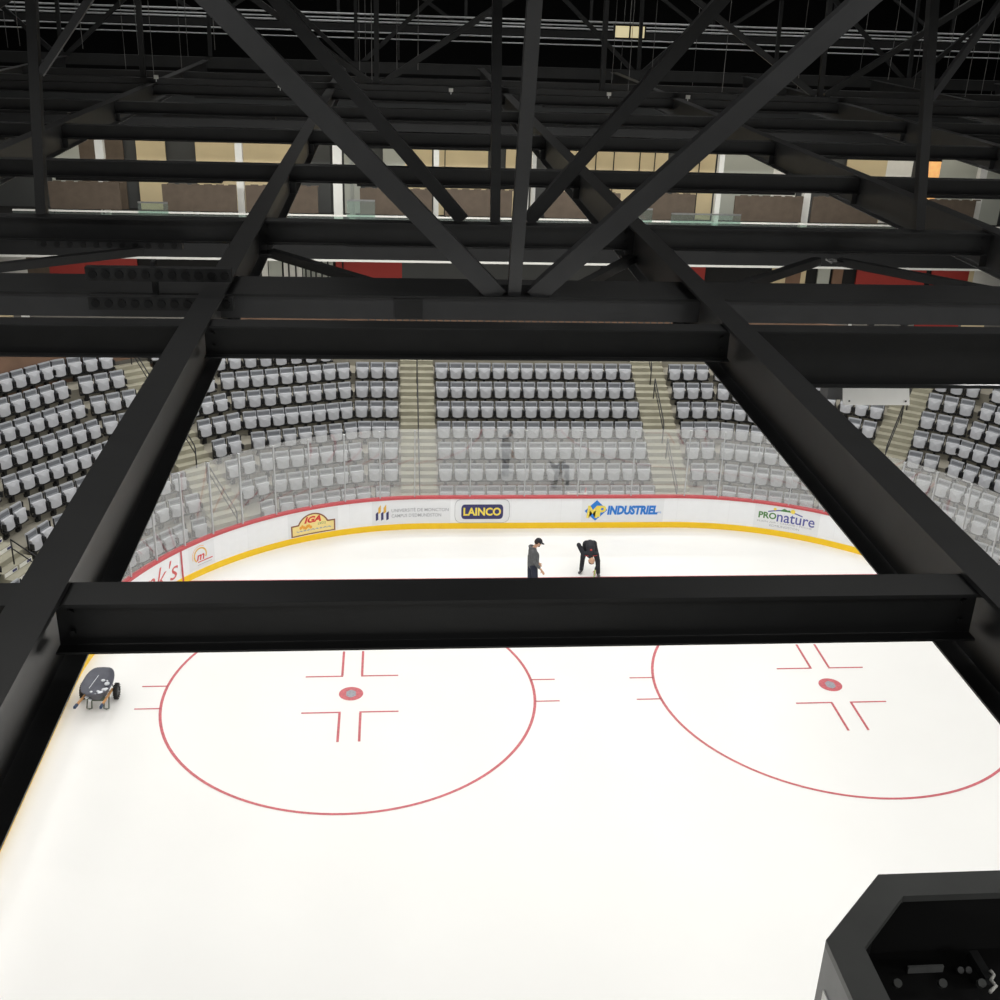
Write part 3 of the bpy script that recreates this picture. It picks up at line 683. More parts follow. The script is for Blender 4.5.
# ------------------------------------------------------------------ scoreboard
sb = empty('scoreboard', (0, -21.3, 11.0)); tag(sb, 'black octagonal centre-hung scoreboard seen from above at lower right', 'scoreboard')
def octo(hx, hy, c): return [(-hx, -hy + c), (-hx, hy - c), (-hx + c, hy), (hx - c, hy), (hx, hy - c), (hx, -hy + c), (hx - c, -hy), (-hx + c, -hy)]
O = octo(2.44, 2.45, .54); I = octo(2.225, 2.25, .41)
for i in range(8):
    j = (i + 1) % 8; bm = bmesh.new()
    a, b, c, d = O[i], O[j], I[j], I[i]
    v = [bm.verts.new((p[0], p[1], z)) for z in (-.05, 0) for p in (a, b, c, d)]
    for f in ((3, 2, 1, 0), (4, 5, 6, 7), (0, 1, 5, 4), (1, 2, 6, 5), (2, 3, 7, 6), (3, 0, 4, 7)): bm.faces.new([v[k] for k in f])
    build('rim_plate', bm, M['rim'], sb)
    bm = bmesh.new(); A = Vector((a[0], a[1], 0)); B = Vector((b[0], b[1], 0)); mid = (A + B) / 2; n = Vector((mid.x, mid.y, 0)).normalized()
    n = Vector((-(B - A).y, (B - A).x, 0)).normalized()
    if n.dot(mid) < 0: n = -n
    inn = -n * .05; lowo = Vector((0, 0, -2.6))
    vs = [bm.verts.new(p) for p in (A + Vector((0, 0, -.05)), B + Vector((0, 0, -.05)), B + lowo, A + lowo)] + [bm.verts.new(p) for p in (A + inn + Vector((0, 0, -.05)), B + inn + Vector((0, 0, -.05)), B + inn + lowo, A + inn + lowo)]
    for f in ((0, 1, 2, 3), (7, 6, 5, 4), (0, 4, 5, 1), (1, 5, 6, 2), (2, 6, 7, 3), (3, 7, 4, 0)): bm.faces.new([vs[k] for k in f])
    sp = build('side_panel', bm, M['sideframe'], sb)
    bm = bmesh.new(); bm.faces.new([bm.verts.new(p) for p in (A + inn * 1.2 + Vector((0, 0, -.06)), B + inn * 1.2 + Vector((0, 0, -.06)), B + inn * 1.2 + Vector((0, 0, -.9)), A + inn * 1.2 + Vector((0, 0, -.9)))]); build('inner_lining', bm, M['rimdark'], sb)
    t_ = (B - A).normalized(); L = (B - A).length
    def face(nm, m, mg, z0, z1, o, par):
        bm = bmesh.new(); P = [A + t_ * mg + n * o + Vector((0, 0, z0)), B - t_ * mg + n * o + Vector((0, 0, z0)), B - t_ * mg + n * o + Vector((0, 0, z1)), A + t_ * mg + n * o + Vector((0, 0, z1))]
        Q = [q_ - n * (o - .001) for q_ in P]; v = [bm.verts.new(x) for x in P + Q]
        for f in ((0, 1, 2, 3), (7, 6, 5, 4), (0, 4, 5, 1), (1, 5, 6, 2), (2, 6, 7, 3), (3, 7, 4, 0)): bm.faces.new([v[k] for k in f])
        return build(nm, bm, m, par)
    face('panel_border', M['platewhite'], .10, -2.4, -.30, .008, sp); face('screen', M['screen'], .14, -2.35, -.36, .014, sp)
def onplane(px, py, z):
    d = CR @ Vector(((px - 500) / 1158.174, -(py - 500) / 1158.174, -1)); t = (z - CP.z) / d.z
    return CP + d * t - sb.location
ZD = 10.38
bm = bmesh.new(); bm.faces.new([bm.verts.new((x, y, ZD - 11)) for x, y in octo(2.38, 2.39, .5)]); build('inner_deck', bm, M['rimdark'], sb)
for px in (896, 941, 980):
    q = onplane(px, 984, ZD + .06); build('cable_socket', one(tube, [q, q + Vector((0, -.02, .03))], .028, 12), M['rim'], sb)
for px in (959, 967):
    q = onplane(px, 970, ZD + .04); build('round_port', one(tube, [q, q + Vector((0, -.02, .02))], .022, 12), M['steel2'], sb)
q = onplane(926, 969.5, ZD + .04); build('name_plate', one(bx, q.x - .12, q.x + .12, q.y, q.y + .02, q.z - .03, q.z + .02), M['sideframe'], sb)
q = onplane(988, 985, ZD + .02); build('inner_frame', one(bx, q.x - .03, q.x + .03, q.y, 2.3, q.z, q.z + .06), M['steel'], sb)
bm = bmesh.new(); tube(bm, [onplane(990, 970, ZD + .1), onplane(994, 975, ZD + .08), onplane(991, 980, ZD + .1), onplane(996, 986, ZD + .08), onplane(990, 992, ZD + .1)], .012, 6); build('cable', bm, M['white'], sb, True)
q = onplane(900, 900, 10.9); bm = bmesh.new(); tube(bm, [onplane(902, 900, 10.85), onplane(897, 925, 10.3), onplane(890, 960, 9.9)], .008, 6); build('cable', bm, M['steel2'], sb, True)
for x in (-1.6, 1.6):
    for y in (-1.6, 1.6): build('hoist_cable', one(tube, [(x, y, -.05), (x, y, 7.2)], .01, 6), M['steel2'], sb) if y < 0 else None

# ------------------------------------------------------------------ seats
def seat_meshes():
    d = {}
    def me(nm, bm, ms, sm=False):
        m_ = bpy.data.meshes.new(nm); bmesh.ops.recalc_face_normals(bm, faces=bm.faces); bm.to_mesh(m_); bm.free(); m_.materials.append(ms)
        d[nm] = m_
    def prism(bm, pts, y0, y1, dy=0.0, zr=(0, 1)):
        """extruded outline in x,z; top leans back by dy"""
        lean = lambda z: dy * (z - zr[0]) / (zr[1] - zr[0])
        A = [bm.verts.new((x, y0 + lean(z), z)) for x, z in pts]; B = [bm.verts.new((x, y1 + lean(z), z)) for x, z in pts]
        n = len(pts); bm.faces.new(A[::-1]); bm.faces.new(B)
        for i in range(n): bm.faces.new((A[i], A[(i + 1) % n], B[(i + 1) % n], B[i]))
    bm = bmesh.new()
    prism(bm, [(-.19, .40), (.19, .40), (.225, .50), (.23, .80), (.215, .845), (-.215, .845), (-.23, .80), (-.225, .50)], -.10, -.06, .07, (.4, .85)); me('backrest', bm, M['seatback'])
    bm = bmesh.new(); prism(bm, [(-.180, .70), (.180, .70), (.185, .803), (-.185, .803)], -.106, -.098, .07, (.4, .85)); me('back_inset', bm, M['inset'])
    bm = bmesh.new()
    pts = [(-.172, .345), (-.10, .322), (0, .312), (.10, .322), (.172, .345), (.185, .42), (.186, .53), (.192, .59), (.215, .62), (.218, .665), (.17, .678), (-.17, .678), (-.218, .665), (-.215, .62), (-.192, .59), (-.186, .53), (-.185, .42)]
    A = [bm.verts.new((x, -.22 + .05 * (z - .32) / .4, z)) for x, z in pts]; B = [bm.verts.new((x, -.13 + .03 * (z - .32) / .4, z)) for x, z in pts]
    cA = bm.verts.new((0, -.222, .54)); n = len(pts); bm.faces.new(B)
    for i in range(n):
        bm.faces.new((A[i], A[(i + 1) % n], B[(i + 1) % n], B[i])); bm.faces.new((A[(i + 1) % n], A[i], cA))
    me('seat_pan', bm, M['seat'])
    for nm, s in (('armrest_l', -1), ('armrest_r', 1)):
        bm = bmesh.new(); x = s * .234
        prism(bm, [(x - .016, .40), (x + .016, .40), (x + .017, .57), (x - .017, .57)], -.26, -.13); prism(bm, [(x - .009, .30), (x + .009, .30), (x + .009, .83), (x - .009, .83)], -.09, -.05)
        me(nm, bm, M['blackpl'])
    bm = bmesh.new(); prism(bm, [(-.25, .265), (.25, .265), (.25, .315), (-.25, .315)], -.20, -.10); prism(bm, [(-.04, .08), (.04, .08), (.04, .27), (-.04, .27)], -.10, .045); prism(bm, [(-.075, .0), (.075, .0), (.075, .1), (-.075, .1)], -.03, .046)
    me('mounting_bracket', bm, M['blackpl'])
    return d
SM = seat_meshes()
def make_seat():
    r = empty('stadium_seat')
    for nm, k in (('backrest', 'backrest'), ('seat_pan', 'seat_pan'), ('armrest', 'armrest_l'), ('armrest', 'armrest_r'), ('mounting_bracket', 'mounting_bracket')):
        o = bpy.data.objects.new(nm, SM[k]); COL.objects.link(o); o.parent = r
        if nm == 'backrest':
            q = bpy.data.objects.new('back_inset', SM['back_inset']); COL.objects.link(q); q.parent = o; q['label'] = 'darker grey recessed band at the top of the back'
    return r
def copy_tree(o, parent=None):
    c = o.copy(); COL.objects.link(c); c.parent = parent
    for ch_ in o.children: copy_tree(ch_, c)
    return c
PW = .5123
def block_seats():
    """(side, facet, block name, row k, t centre)"""
    out = []
    for k in range(6, -3, -1):
        R = Rk(k); row = []
        hl = lambda i: R * tan(radians((N[i + 1] - N[i]) / 2)); hr = lambda i: R * tan(radians((N[i] - N[i - 1]) / 2))
        for i in range(14): row.append((1, 'C', 'centre block', -3.36 + i * .5125, 0))
        near = {6: [5.42], 5: [5.15, 5.67], 4: [5.15, 5.68], 3: [5.12, 5.58, 6.05]}.get(k, [5.14, 5.655, 6.17])
        for sg, nm in ((-1, 'left'), (1, 'right')):
            for x in near: row.append((sg, 'N', 'short block beside the %s aisle' % nm, x - ox, 0))
            def fill(fi, a, b, name):
                L = b - a; n = int((L - .02) / .502); pw = min(.53, (L - .12) / n)
                for i in range(n): row.append((sg, fi, name, (a + b) / 2 + (i - (n - 1) / 2) * pw, fi))
            hx, nn = {0: (2.03, 9), 1: (1.84, 8), 2: (1.65, 8), 3: (1.565, 7), 4: (1.47, 7), 5: (1.27, 6), 6: (1.256, 6), -1: (2.15, 9), -2: (2.25, 10)}[k]
            for i in range(nn): row.append((sg, 1, 'first %s bend block' % nm, -hx + 2 * hx * i / (nn - 1), 1))
            cnt = {6: 1, 5: 2, 4: 2, 3: 2, 2: 3, 1: 3, 0: 3, -1: 3, -2: 4}[k]
            tt = [-1.16] if cnt == 1 else [-(.86 + .525 * i) if cnt > 2 else -(.92 + .53 * i) for i in range(cnt)]
            for t_ in tt:
                row.append((sg, 2, 'short block inside the %s slanting aisle' % nm, t_, 2)); row.append((sg, 2, 'short block outside the %s slanting aisle' % nm, -t_, 2))
            fill(3, -hr(3), hl(3), 'far %s bend block' % nm)
            fill(4, -hr(4), -.60, 'last left block before the stickered aisle' if sg < 0 else 'last right block')
            fill(4, .60, hl(4), 'outermost %s block' % nm)
        for q in row: out.append((k,) + q)
    return out
bpy.context.view_layer.update(); DG = bpy.context.evaluated_depsgraph_get()
def visible(P):
    for p in P:
        q = project(p)
        if q is None or not (-2 < q[0] < 1002 and -2 < q[1] < 1002): continue
        d = Vector(p) - CP; L = d.length; d.normalize()
        hit, loc, *_ = S.ray_cast(DG, CP, d, distance=L - .35)
        if not hit: return True
    return False
seats = []
for k, sg, blk, name, t, fi in block_seats():
    R = Rk(k); z = Zt(k)
    if blk == 'C': p = Vector((t, oy + R, z)); rz = 0.0
    else:
        p = fpt(sg, fi, R, t, z); rz = -sg * radians(N[fi])
    ax = Vector((cos(rz), sin(rz), 0)); ay = Vector((-sin(rz), cos(rz), 0))
    pts = [p + ax * x + ay * y + Vector((0, 0, zz)) for x in (-.19, 0, .19) for y, zz in ((-.02, .82), (-.18, .66), (-.2, .45), (-.2, .36))]
    if visible(pts): seats.append((k, sg, blk, name, t, p, rz))
print('SEATS', len(seats))
from collections import defaultdict
rows = defaultdict(list)
for s in seats: rows[(s[3], s[0])].append(s)
proto = None
for (name, k), L in rows.items():
    L.sort(key=lambda s: s[5].x)
    for i, s in enumerate(L):
        if proto is None: proto = make_seat(); o = proto
        else: o = copy_tree(proto)
        o.location = s[5]; o.rotation_euler = (0, 0, s[6])
        o['label'] = 'grey tip-up seat, %s row up, %s from left, %s' % (ordw[6 - k], ordw[i], name); o['category'] = 'seat'; o['group'] = 'grey tip-up seats in the stand'

# ------------------------------------------------------------------ rink glass
GT = 3.44
def side_of(s):
    a = abs(s); sd = 'left' if s < 0 else 'right'
    return 'the straight end' if a < 4.3 else ('the %s rounded corner' % sd if a < SQ + .4 else 'the %s side' % sd)
base = [.87, 2.63, 4.4, 5.5, 6.62, 7.75, 8.88, 10.02, 11.06, 12.1, 13.2, 14.3, 15.4, 16.6, 17.8, 19.4, 21.0, 22.6, 24.2]
PS = sorted([-b for b in base] + base)
for i, s in enumerate(PS):
    p = bpt(s, 1.13, .05); tb = bpt(s + .01, 0, .05) - bpt(s - .01, 0, .05); rz = atan2(tb.y, tb.x)
    t = empty('glass_post', p, rz)
    build('post', one(bx, -.018, .018, -.03, .03, 0, GT - 1.13 - .08), M['postglass'], t)
    build('post_cap', one(bx, -.03, .03, -.035, .035, GT - 1.21, GT - 1.17), M['postglass'], t)
    j = [q for q in PS if (q < 0) == (s < 0)]; nth = sorted(abs(q) for q in j).index(abs(s))
    tag(t, 'slim pale post between glass panes, %s %s of the middle of the rink end' % (ordw[nth] if nth < 18 else 'last', 'left' if s < 0 else 'right'), 'post', 'posts holding the rink glass')
for a, b in zip(PS, PS[1:]):
    mid = (a + b) / 2; n = max(1, int(abs(b - a) / .4)); p = bpt(mid, 1.13, .05)
    bm = bmesh.new(); ss = [a + .03 + (b - a - .06) * i / n for i in range(n + 1)]
    quadgrid(bm, [[bpt(s, z, .05) - p for s in ss] for z in (1.13, GT)])
    o = build('rink_glass', bm, M['glass']); o.location = p
    nth = ordw[min(17, sum(1 for q in base if q < abs(mid)) - 1)] if abs(mid) > .5 else ''
    lb = 'clear rink glass pane in the exact middle of the rink end' if abs(mid) < .5 else 'clear rink glass pane, %s one %s of the middle pane' % (nth, 'left' if mid < 0 else 'right')
    tag(o, lb, 'glass pane', 'rink glass panes above the boards')

# ------------------------------------------------------------------ people
def person_body(name, root, segs, voxel=.011, faceseg=None):
    """segs: (a, b, ra, rb, material key[, flatten]) tapered rounded limbs fused by a voxel remesh into ONE skin"""
    bm = bmesh.new()
    for sg_ in segs:
        a, b, ra, rb = Vector(sg_[0]), Vector(sg_[1]), sg_[2], sg_[3]
        d = b - a; L = max(d.length, 1e-4); dn, s_, u_ = frame(d, sg_[5] if len(sg_) > 5 else (0, 0, 1)); fl = sg_[6] if len(sg_) > 6 else 1.0
        n = 14; steps = max(3, int(L / .03)); rings = []
        prof = [(-ra * sin(pi / 2 * j / 4), ra * cos(pi / 2 * j / 4)) for j in range(3, 0, -1)] + [(L * j / steps, ra + (rb - ra) * j / steps) for j in range(steps + 1)] + [(L + rb * sin(pi / 2 * j / 4), rb * cos(pi / 2 * j / 4)) for j in range(1, 4)]
        for h, r in prof: rings.append([bm.verts.new(a + dn * h + s_ * (cos(2 * pi * k / n) * r) + u_ * (sin(2 * pi * k / n) * r * fl)) for k in range(n)])
        for i in range(len(rings) - 1):
            for k in range(n): bm.faces.new((rings[i][k], rings[i][(k + 1) % n], rings[i + 1][(k + 1) % n], rings[i + 1][k]))
        bm.faces.new(rings[0][::-1]); bm.faces.new(rings[-1])
    bmesh.ops.recalc_face_normals(bm, faces=bm.faces)
    me = bpy.data.meshes.new('tmp'); bm.to_mesh(me); bm.free(); o = bpy.data.objects.new('tmp', me); COL.objects.link(o)
    md = o.modifiers.new('r', 'REMESH'); md.mode = 'VOXEL'; md.voxel_size = voxel; md.use_smooth_shade = True
    m2 = o.modifiers.new('s', 'SMOOTH'); m2.factor = .5; m2.iterations = 3
    bpy.context.view_layer.update(); dg = bpy.context.evaluated_depsgraph_get()
    me2 = bpy.data.meshes.new_from_object(o.evaluated_get(dg)); bpy.data.objects.remove(o)
    keys = []
    for s in segs:
        if s[4] not in keys: keys.append(s[4])
    me2.materials.clear()
    for k_ in keys: me2.materials.append(M[k_])
    S_ = [(Vector(s[0]), Vector(s[1]), s[2], s[3], keys.index(s[4])) for s in segs]
    for f in me2.polygons:
        c = f.center; best = 1e9
        for a, b, ra, rb, ki in S_:
            ab = b - a; t = max(0, min(1, (c - a).dot(ab) / max(ab.length_squared, 1e-9))); dd = (c - a - ab * t).length - (ra + (rb - ra) * t)
            if dd < best: best = dd; f.material_index = ki
        f.use_smooth = True
    return link(name, me2, root)
def hand(segs, wrist, dirv, side, mk='skin', curl=.3):
    """palm, four fingers and a thumb appended as thin segments"""
    w = Vector(wrist); d, s, u = frame(dirv, side)
    pal = w + d * .085
    segs.append((w, pal, .028, .034, mk, side, .6))
    for i, (o_, L) in enumerate(((-.030, .070), (-.010, .080), (.010, .075), (.029, .060))):
        a = pal + s * o_; m_ = a + d * L * .5 + u * (-curl * .03); e = a + d * L * .9 + u * (-curl * .07)
        segs.append((a, m_, .0095, .009, mk)); segs.append((m_, e, .009, .0075, mk))
    a = w + d * .03 - s * .03; segs.append((a, a + d * .035 - s * .03, .013, .011, mk)); segs.append((a + d * .035 - s * .03, a + d * .065 - s * .035, .010, .008, mk))
def head_segs(segs, c, up, fwd, k='skin'):
    c = Vector(c); up = Vector(up).normalized(); fwd = Vector(fwd).normalized(); s = fwd.cross(up).normalized()
    segs += [(c - up * .01 - fwd * .02, c + up * .045 - fwd * .015, .085, .078, k), (c - up * .07 + fwd * .03, c + fwd * .02, .058, .07, k), (c + fwd * .085 + up * .01, c + fwd * .105 - up * .03, .010, .017, k),
             (c - up * .095 + fwd * .055, c - up * .085 + fwd * .06, .03, .03, k), (c + s * .08 - up * .02, c + s * .085 + up * .02, .016, .02, k), (c - s * .08 - up * .02, c - s * .085 + up * .02, .016, .02, k)]
    return c, up, fwd, s
def face_bits(root, c, up, fwd, s, beard=True):
    for q in (-1, 1):
        build('eye', one(ball, c + fwd * .082 + s * q * .033 + up * .005, .011, seg=10), M['white'], root, True)
        build('eyebrow', one(obx, c + fwd * .092 + s * q * .018 + up * .028, c + fwd * .084 + s * q * .05 + up * .026, .008, .008), M['hair'], root)
    build('mouth', one(obx, c + fwd * .088 - s * .022 - up * .065, c + fwd * .088 + s * .022 - up * .065, .008, .008), M['redlogo'], root)

# standing person in grey hoodie, facing right (+X), looking down
px, py = -1.05, 5.12
r1 = empty('person', (px, py, 0)); tag(r1, 'standing person in grey hoodie, dark jeans and black cap, looking down at the ice', 'person', 'people on the ice')
sg = []
# legs (feet pointing +X), y = across the body
for y_, dx in ((-.10, .05), (.10, -.07)):
    sg += [((dx, y_ * 1.1, .09), (dx + .01, y_ * 1.0, .48), .066, .082, 'jeans'), ((dx + .01, y_, .48), (-.02 + dx * .5, y_ * .9, .90), .085, .112, 'jeans'), ((dx + .0, y_ * 1.1, .05), (dx + .16, y_ * 1.2, .045), .045, .04, 'shoe')]
sg += [((-.02, -.05, .94), (-.02, .05, .94), .125, .125, 'jeans'),
       ((-.01, 0, .96), (-.01, 0, 1.20), .170, .172, 'hoodie'), ((-.02, -.05, 1.16), (-.04, -.06, 1.38), .145, .12, 'hoodie'), ((-.02, .05, 1.16), (-.04, .06, 1.38), .145, .12, 'hoodie'),
       ((-.05, -.17, 1.42), (-.05, .17, 1.42), .062, .062, 'hoodie'), ((-.03, 0, 1.42), (.06, 0, 1.55), .058, .052, 'skin')]
# near arm (towards camera, -y): hangs with forearm forward
sg += [((-.05, -.19, 1.40), (-.03, -.23, 1.13), .062, .052, 'hoodie'), ((-.03, -.23, 1.13), (.13, -.25, .96), .056, .048, 'hoodie'), ((.13, -.25, .96), (.21, -.245, .86), .034, .028, 'skin'),
       ((-.05, .19, 1.40), (-.02, .23, 1.12), .062, .052, 'hoodie'), ((-.02, .23, 1.12), (.13, .20, .95), .052, .044, 'hoodie'), ((.13, .20, .95), (.18, .19, .87), .034, .028, 'skin')]
hand(sg, (.21, -.245, .86), (.5, 0, -.85), (0, 1, 0)); hand(sg, (.18, .19, .87), (.5, 0, -.85), (0, -1, 0))
up = Vector((.42, 0, .9)).normalized(); fw = Vector((.9, 0, -.42)).normalized()
hc = head_segs(sg, (.11, 0, 1.63), up, fw)
b1 = person_body('body', r1, sg)
face_bits(r1, *hc)
c, up, fw, s_ = hc
# beard, hair, cap
bm = bmesh.new(); ball(bm, c - up * .085 + fw * .055, .045, 1, 1.15, .8); build('beard', bm, M['hair'], r1, True)
bm = bmesh.new(); ball(bm, c - fw * .03 + up * .01, .094, 1, .98, 1); build('hair', bm, M['hair'], r1, True)
rot = Matrix((( fw.x, s_.x, up.x, 0), (fw.y, s_.y, up.y, 0), (fw.z, s_.z, up.z, 0), (0, 0, 0, 1)))
bm = bmesh.new(); ball(bm, c + up * .055 - fw * .005, .102, 1.05, 1.0, .82, 16, rot); cp = build('cap', bm, M['capm'], r1, True)
bm = bmesh.new(); n = 8; A = []; B = []
for i in range(n + 1):
    a = -1.0 + 2.0 * i / n; A.append(c + up * .045 + fw * (.09 * cos(a * .9)) + s_ * (.085 * a)); B.append(c + up * (.03) + fw * (.10 + .085 * cos(a * 1.3)) + s_ * (.078 * a))
quadgrid(bm, [A, B, [q - up * .008 for q in B], [q - up * .008 for q in A]]); build('cap_peak', bm, M['capm'], cp)
bm = bmesh.new()
for i in range(9):
    a = radians(-110 + 220 * i / 8); 
ptsH = [Vector((-.05 - .085 * cos(radians(a)), .10 * sin(radians(a)), 1.475 + .03 * cos(radians(a)))) for a in range(-120, 121, 20)]
tube(bm, ptsH, .038, 8); build('hood', bm, M['hoodie'], r1, True)
bm = bmesh.new(); tube(bm, [(.09 * cos(a) * 1.65 - .01, .09 * sin(a) * 1.5, .965) for a in [k * pi / 8 for k in range(17)]], .012, 6); build('hem', bm, M['hoodie'], r1, True)

# bending person in black, facing the camera
qx, qy = .80, 6.30
r2 = empty('person', (qx, qy, 0)); tag(r2, 'person in black bent over double, measuring the ice with a green tool', 'person', 'people on the ice')
sg = []
FL = Vector((-.21, .08, 0)); FR = Vector((.27, -.14, 0))
for F, hx in ((FL, -.10), (FR, .14)):
    kn = Vector((F.x * .88, F.y + .03, .47)); hp = Vector((hx, .22, .86)); an = F + Vector((0, 0, .09))
    sg += [(an, kn, .064, .076, 'blackcloth'), (kn, hp, .080, .10, 'blackcloth')]
sg += [((-.21, .08, .05), (-.29, -.05, .045), .045, .04, 'shoe'), ((.27, -.14, .05), (.28, -.29, .045), .045, .04, 'shoe')]
sg += [((-.08, .22, .88), (.13, .22, .88), .115, .115, 'blackcloth'), ((0.02, .18, .90), (.0, -.02, .86), .135, .14, 'blackcloth'), ((0, -.02, .86), (-.02, -.17, .72), .14, .12, 'blackcloth'),
       ((-.19, -.16, .74), (.18, -.16, .74), .07, .07, 'blackcloth'), ((-.0, -.19, .72), (.02, -.24, .64), .052, .05, 'skin')]
# arm on image left: elbow up and out, hand back on the thigh
sg += [((-.20, -.17, .70), (-.35, .02, .95), .072, .068, 'blackcloth'), ((-.35, .02, .95), (-.20, .04, .62), .068, .055, 'blackcloth')]
hand(sg, (-.20, .04, .62), (.3, .1, -.9), (0, 1, 0), 'blackcloth')
# arm on image right: straight down
sg += [((.19, -.17, .72), (.24, -.22, .46), .064, .054, 'blackcloth'), ((.23, -.24, .46), (.16, -.28, .29), .046, .038, 'blackcloth'), ((.16, -.28, .29), (.145, -.285, .25), .03, .028, 'skin')]
hand(sg, (.145, -.285, .25), (-.1, -.05, -1), (0, 1, 0), 'skin', .6)
up = Vector((-.05, -.12, -1)).normalized(); fw = Vector((0, .95, -.1)).normalized()
fw = (fw - up * fw.dot(up)).normalized()
hc = head_segs(sg, (.02, -.255, .565), up, fw)
b2 = person_body('body', r2, sg)
face_bits(r2, *hc)
c, up, fw, s_ = hc
bm = bmesh.new(); ball(bm, c + up * .055, .088, .98, 1.02, .75); build('hair', bm, M['hair'], r2, True)
build('back_logo', one(ball, (0, -.175, .872), .034, 1.1, 1, .9), M['redlogo'], r2, True)
bm = bmesh.new(); tube(bm, [(-.19, -.225, .72), (-.14, -.26, .72), (.12, -.26, .72), (.19, -.225, .72)], .010, 6); build('red_piping', bm, M['redlogo'], r2, True)
tl = empty('measuring_tool', (qx + .12, qy - .33, 0)); tag(tl, 'small lime green tool held upright on the ice in the bent person\'s hand', 'tool')
build('handle', one(tube, [(.012, .02, .10), (.018, .03, .28)], .014, 8), M['green'], tl, True)
build('blade', one(obx, (-.01, 0, .004), (.012, .02, .12), .035, .012), M['green'], tl)

# ------------------------------------------------------------------ wheelbarrow
wb = empty('wheelbarrow', (-12.14, -.2, 0), radians(-2)); tag(wb, 'grey two-wheeled wheelbarrow with wooden handles and snow scraps, standing on the ice', 'wheelbarrow')
# local: +y forward, x across
def tub_ring(z, f):
    out = []
    L0, L1, Wd = -.44, .62, .35
    for k in range(28):
        a = 2 * pi * k / 28; x = sin(a); y = cos(a)
        yy = (y * abs(y) ** -.25 if y else 0); xx = (x * abs(x) ** -.45 if x else 0)
        if yy > 0: px_ = xx * Wd * (1 - .10 * yy); py_ = yy * L1 * .95
        else: px_ = xx * Wd * (1 - .12 * (-yy)); py_ = yy * -L0
        out.append(Vector((px_ * f, py_ * f - .10, z + (.06 * max(0, yy)) * (1 if f > .8 else 0))))
    return out
bm = bmesh.new(); prof = [(.34, .0), (.34, .62), (.62, 1.0), (.635, 1.05), (.61, 1.05), (.60, .97), (.37, .60), (.37, 0.0)]
rings = []
for z, f in prof:
    if f == 0: rings.append([bm.verts.new((0, .08, z))] * 28)
    else: rings.append([bm.verts.new(p) for p in tub_ring(z, f)])
for i in range(len(rings) - 1):
    for k in range(28):
        vs = [rings[i][k], rings[i][(k + 1) % 28], rings[i + 1][(k + 1) % 28], rings[i + 1][k]]
        u = []
        for v in vs:
            if v not in u: u.append(v)
        if len(u) > 2: bm.faces.new(u)
tubo = build('tub', bm, M['tub'], wb, True)
for i, (x, y, r) in enumerate(((.02, .44, .05), (.16, .30, .06), (.12, .12, .05), (.02, .02, .04), (-.1, -.2, .05), (.1, -.22, .035), (-.02, .05, .03), (-.2, -.28, .05), (.24, .3, .025), (-.12, -.32, .04), (.20, .05, .06), (.08, -.02, .06), (-.05, -.12, .05), (.14, .42, .03), (-.16, -.05, .03))):
    bm = bmesh.new(); ball(bm, (x * .9, y - .12, .385 + (0.05 if abs(x) > .15 else 0) + (.06 if y > .3 else 0)), r, 1.2, 1.2, .6, 7); o = build('snow_lump', bm, M['snow'] if i != 4 else M['mud'], tubo, True)
bm = bmesh.new(); tube(bm, [(-.22, -.05, .46), (-.08, .45, .56)], .007, 5); build('scratch_line', bm, M['snow'], tubo)
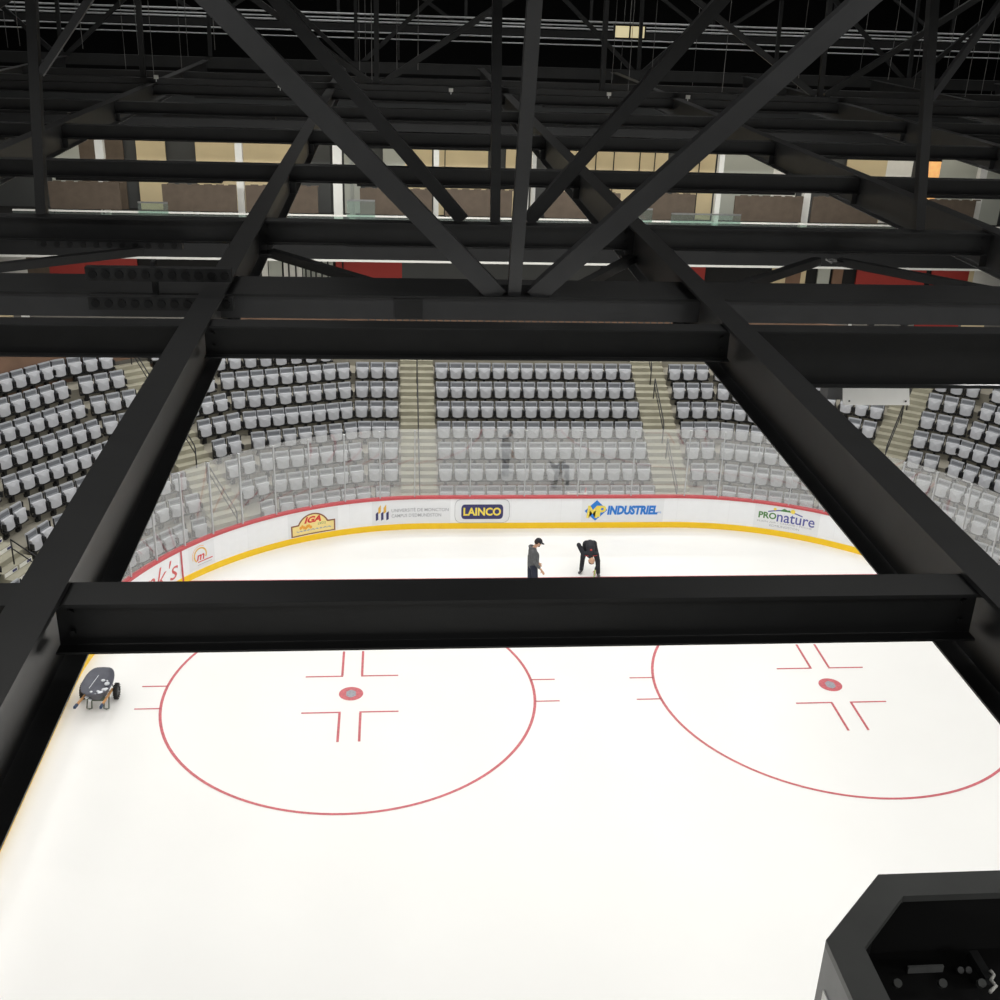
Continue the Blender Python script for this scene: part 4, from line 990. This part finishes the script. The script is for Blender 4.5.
for s in (-1, 1):
    h = build('handle', one(obx, (s * .26, .16, .30), (s * .29, -.80, .50), .04, .045), M['wood'], wb)
    build('grip', one(obx, (s * .29, -.80, .50), (s * .30, -.98, .53), .052, .055), M['gripblue'], h)
    bm = bmesh.new(); tube(bm, [(s * .25, -.10, .36), (s * .26, -.27, .03), (s * .20, -.27, .015), (s * .14, -.27, .03), (s * .16, -.12, .36)], .016, 8); build('leg', bm, M['olive'], wb, True)
    w = empty('wheel', (0, 0, 0)); w.parent = wb; w.location = (s * .40, .22, .2)
    bm = bmesh.new(); tube(bm, [(-.055 + .0, .15 * cos(a), .15 * sin(a)) for a in [k * pi / 12 for k in range(25)]], .045, 8, False)
    bmesh.ops.scale(bm, verts=bm.verts, vec=(1.15, 1, 1)); build('tyre', bm, M['rubber'], w, True)
    bm = bmesh.new(); tube(bm, [(-.085, 0, 0), (-.03, 0, 0)], .105, 20); build('rim', bm, M['blackpl'], w)
    bm = bmesh.new()
    for k in range(18):
        a = k * pi / 9; c_ = Vector((-.06, .195 * cos(a), .195 * sin(a))); obx(bm, c_ - Vector((.045, 0, 0)), c_ + Vector((.045, 0, 0)), .012, .018, (0, cos(a), sin(a)))
    build('tread', bm, M['rubber'], w)
build('cross_plate', one(bx, -.21, .21, -.36, -.33, .30, .42), M['olive'], wb)
build('axle', one(cyl, (-.40, .22, .2), (.40, .22, .2), .014, 8), M['chrome'], wb)
for s in (-1, 1): build('frame_tube', one(tube, [(s * .18, .4, .34), (s * .30, .22, .2), (s * .20, .0, .34)], .014, 8), M['olive'], wb)

# ------------------------------------------------------------------ small white tool on the ledge behind the glass
t = empty('hand_tool', (.86, 9.62, 1.14)); tag(t, 'small white and red tool lying on the board cap below the centre seats', 'tool')
build('bar', one(tube, [(-.28, 0, .03), (.28, 0, .03)], .018, 8), M['white'], t, True); build('end_knob', one(ball, (-.28, 0, .04), .045), M['white'], t, True)
build('end_knob', one(ball, (.28, 0, .04), .05), M['white'], t, True); build('red_grip', one(tube, [(.26, 0, .05), (.29, .0, .24)], .02, 8), M['redcap'], t, True)

# ------------------------------------------------------------------ world and view
w = bpy.data.worlds.new('world'); S.world = w; w.use_nodes = True
w.node_tree.nodes['Background'].inputs[0].default_value = (.9, .95, 1, 1); w.node_tree.nodes['Background'].inputs[1].default_value = .05
S.view_settings.view_transform = 'Standard'; S.view_settings.look = 'None'; S.view_settings.gamma = 1; S.view_settings.exposure = -0.24
S.view_settings.use_curve_mapping = False
S.cycles.max_bounces = 8; S.cycles.transparent_max_bounces = 16
S.cycles.use_denoising = True
